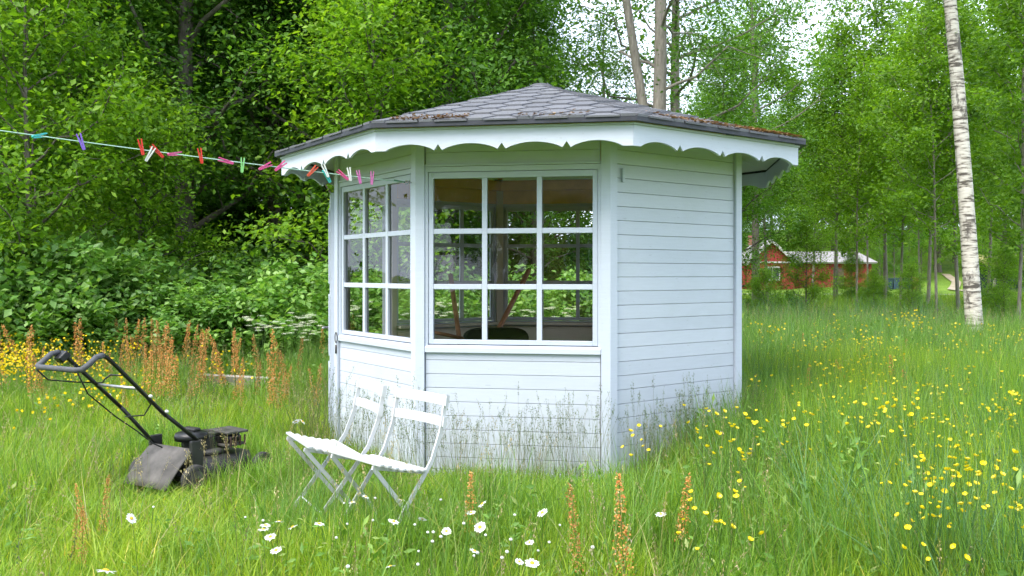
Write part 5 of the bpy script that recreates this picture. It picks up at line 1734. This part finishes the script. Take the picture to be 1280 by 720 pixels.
cluster(12, 925, 560, 28, 22, .52, 'yellow buttercup close to the right wall corner of the pavilion', 'buttercups by the right wall')
cluster(38, 1085, 500, 60, 28, .60, 'yellow buttercup in the broad drift between pavilion and birch', 'buttercups in the middle drift')
cluster(30, 1080, 458, 75, 14, .55, 'yellow buttercup in the far drift at the foot of the birch', 'buttercups in the far drift')
cluster(2, 800, 598, 6, 3, .40, 'yellow buttercup at the foot of the right front corner of the pavilion', 'buttercups at the corner')
cluster(4, 900, 690, 20, 8, .42, 'low yellow buttercup at the bottom, right of the middle', 'low buttercups at the bottom')
# the distant yellow shimmer at the left and in the far meadow
def dots(seed):
    rs = np.random.RandomState(seed); P_, F_ = [], []
    for i in range(14):
        c = np.array([rs.normal(0, .14), rs.normal(0, .14), rs.uniform(.40, .60)])
        for j in range(3):
            a = rs.normal(0, 1, 3); a /= np.linalg.norm(a); b2_ = np.cross(a, rs.normal(0, 1, 3)); b2_ /= np.linalg.norm(b2_)
            k = len(P_); r_ = .011
            P_ += [c - a * r_, c - b2_ * r_, c + a * r_, c + b2_ * r_]; F_.append((k, k + 1, k + 2, k + 3))
    return np.array(P_), [np.array(F_)]
PT_DOT = pcoll('yellow_flowers', [proto('g', *dots(300 + i), M['yellow']) for i in range(4)])
a1 = np.stack([(rsm.uniform(-40, 330, 230) - 640) / FPX, rsm.uniform(8.0, 10.6, 230)], 1); a1[:, 0] *= a1[:, 1]
wgt = rsm.uniform(0, 1, 230) < np.clip(.85 - (a1[:, 0] / a1[:, 1] * FPX + 640) / 230, .06, 1)
a2 = np.stack([(rsm.uniform(950, 1300, 40) - 640) / FPX, rsm.uniform(8, 14, 40)], 1); a2[:, 0] *= a2[:, 1]
a3 = np.stack([rsm.uniform(-3.6, -3.0, 5), rsm.uniform(5.4, 7, 5)], 1)
xy = np.concatenate([a1[wgt], a2, a3]); xy = xy[octdist(xy[:, 0], xy[:, 1]) > .2]
o = put('yellow_flowers', 'distant yellow buttercups too many to count behind the mower and before the trees', PT_DOT, 4, xy, rsm.uniform(.9, 1.2, len(xy)))
o['category'] = 'flowers'

# sorrel: rusty seed spikes
def sorrel_mesh(seed, h=.62):
    rs = np.random.RandomState(seed)
    st = MB().tube([(0, 0, -.02), (.008, .004, h * .5), (.015, .0, h)], [.0028, .0022, .0012], 5, False).mesh('stem', True)
    P_, F_ = [], []
    for i in range(330):
        t_ = rs.uniform(.38, 1.0)
        env = .050 * (1 - t_) ** .55 + .006
        a = rs.uniform(0, 6.28); lay = round(t_ * 22) / 22 + rs.normal(0, .016)
        c = np.array([.012 * t_ + math.cos(a) * env * rs.uniform(.2, 1), math.sin(a) * env * rs.uniform(.2, 1), h * lay])
        e1 = rs.normal(0, 1, 3); e1 /= np.linalg.norm(e1); e2 = np.cross(e1, rs.normal(0, 1, 3)); e2 /= np.linalg.norm(e2)
        r_ = rs.uniform(.003, .0058); k = len(P_)
        P_ += [c - e1 * r_, c - e2 * r_, c + e1 * r_, c + e2 * r_]; F_.append((k, k + 1, k + 2, k + 3))
    hd = np_mesh('seed_spike', np.array(P_), [np.array(F_)])
    st.materials.append(M['stem']); hd.materials.append(M['sorrel'])
    return st, hd
SOR = [sorrel_mesh(200 + i) for i in range(4)]
def sorrel(x_, y_, s, label, group=None):
    st, hd = SOR[rf.randrange(4)]
    rt = empty('sorrel', (x_, y_, gz(x_, y_)), rf.uniform(0, 6.28), label, 'sorrel', group)
    rt.rotation_euler[0] = rf.gauss(0, .13); rt.rotation_euler[1] = rf.gauss(0, .13)
    w = s * rf.uniform(.85, 1.2)
    rt.scale = (w, w, s)
    child('stem', st, rt); o_ = child('seed_spike', hd, rt); o_['kind'] = 'stuff'
for px_, py_, hz, lab in ((730, 612, .55, 'rusty red sorrel spike standing below the pavilion window'),
                          (786, 598, .60, 'yellowish sorrel spike at the right front corner of the pavilion'),
                          (845, 588, .50, 'rusty sorrel spike before the right wall'),
                          (588, 590, .48, 'rusty sorrel spike in the grass right of the folding chairs'),
                          (101, 630, .40, 'reddest short sorrel spike in the lawn below the mower'),
                          (88, 634, .36, 'small red sorrel spike left of the reddest one below the mower'),
                          (124, 596, .42, 'pale orange sorrel spike left of the mower flap'),
                          (116, 602, .40, 'pale orange sorrel spike second left of the mower flap')):
    x_, y_ = ground_under(px_, py_, hz); sorrel(x_, y_, hz / .62, lab)
for i in range(84):
    px_ = rf.uniform(-30, 405) if i % 3 else rf.gauss(200, 35); d = rf.uniform(7.6, 10.4); x_ = (px_ - 640) / FPX * d
    sorrel(x_, d, rf.uniform(.8, 1.45), 'rusty orange sorrel spike in the band behind the mower', 'sorrel behind the mower')
for i in range(10):
    px_ = rf.uniform(1000, 1250); d = rf.uniform(7, 11); x_ = (px_ - 640) / FPX * d
    sorrel(x_, d, rf.uniform(.9, 1.2), 'brownish sorrel spike among the buttercups at the right', 'sorrel among the buttercups')

# cow parsley: white umbels by the left wall and behind the pavilion
def umbel_meshes(seed):
    rs = np.random.RandomState(seed); m = MB(); P_, F_ = [], []
    h = .95
    m.tube([(0, 0, -.02), (.01, 0, h * .4), (.0, .01, h * .62)], [.004, .0035, .003], 6, False)
    for i in range(6):
        a = i * 2.4; t_ = np.array([math.cos(a) * rs.uniform(.05, .2), math.sin(a) * rs.uniform(.05, .2), h * rs.uniform(.85, 1.08)])
        m.tube([(0, .01, h * rs.uniform(.45, .6)), t_ * np.array([.5, .5, .85]), t_], [.002, .0017, .0013], 5, False)
        for j in range(70):
            c = t_ + np.array([rs.normal(0, .022), rs.normal(0, .022), rs.normal(0.008, .004)])
            e1 = rs.normal(0, 1, 3); e1 /= np.linalg.norm(e1); e2 = np.cross(e1, rs.normal(0, 1, 3)); e2 /= np.linalg.norm(e2)
            r_ = .0042; k = len(P_)
            P_ += [c - e1 * r_, c - e2 * r_, c + e1 * r_, c + e2 * r_]; F_.append((k, k + 1, k + 2, k + 3))
    me = m.mesh('stem', True); me.materials.append(M['stem'])
    um = np_mesh('umbels', np.array(P_), [np.array(F_)]); um.materials.append(M['parsley'])
    lv_, lf_ = blades(np.random.RandomState(seed), 24, .10, .2, .6, .02, .6, 5)
    lm = np_mesh('leaves', lv_, lf_); lm.materials.append(M['grass_tall'])
    return me, um, lm
UMB = [umbel_meshes(400 + i) for i in range(3)]
def parsley(px_, d, s, label, group):
    x_ = (px_ - 640) / FPX * d
    rt = empty('cow_parsley', (x_, d, gz(x_, d)), rf.uniform(0, 6.28), label, 'cow parsley', group)
    rt.scale = (s, s, s)
    me, um, lm = UMB[rf.randrange(3)]
    child('stem', me, rt); child('leaves', lm, rt)
    o_ = child('umbels', um, rt); o_['kind'] = 'stuff'
for i in range(9):
    parsley(rf.uniform(318, 402), rf.uniform(9.0, 10.4), rf.uniform(.78, .95), 'white flowering cow parsley left of the open door', 'cow parsley by the door')
for i in range(16):
    parsley(rf.uniform(425, 745), rf.uniform(10.4, 11.6), rf.uniform(.85, 1.05), 'white flowering cow parsley seen through the windows behind the pavilion', 'cow parsley behind the pavilion')
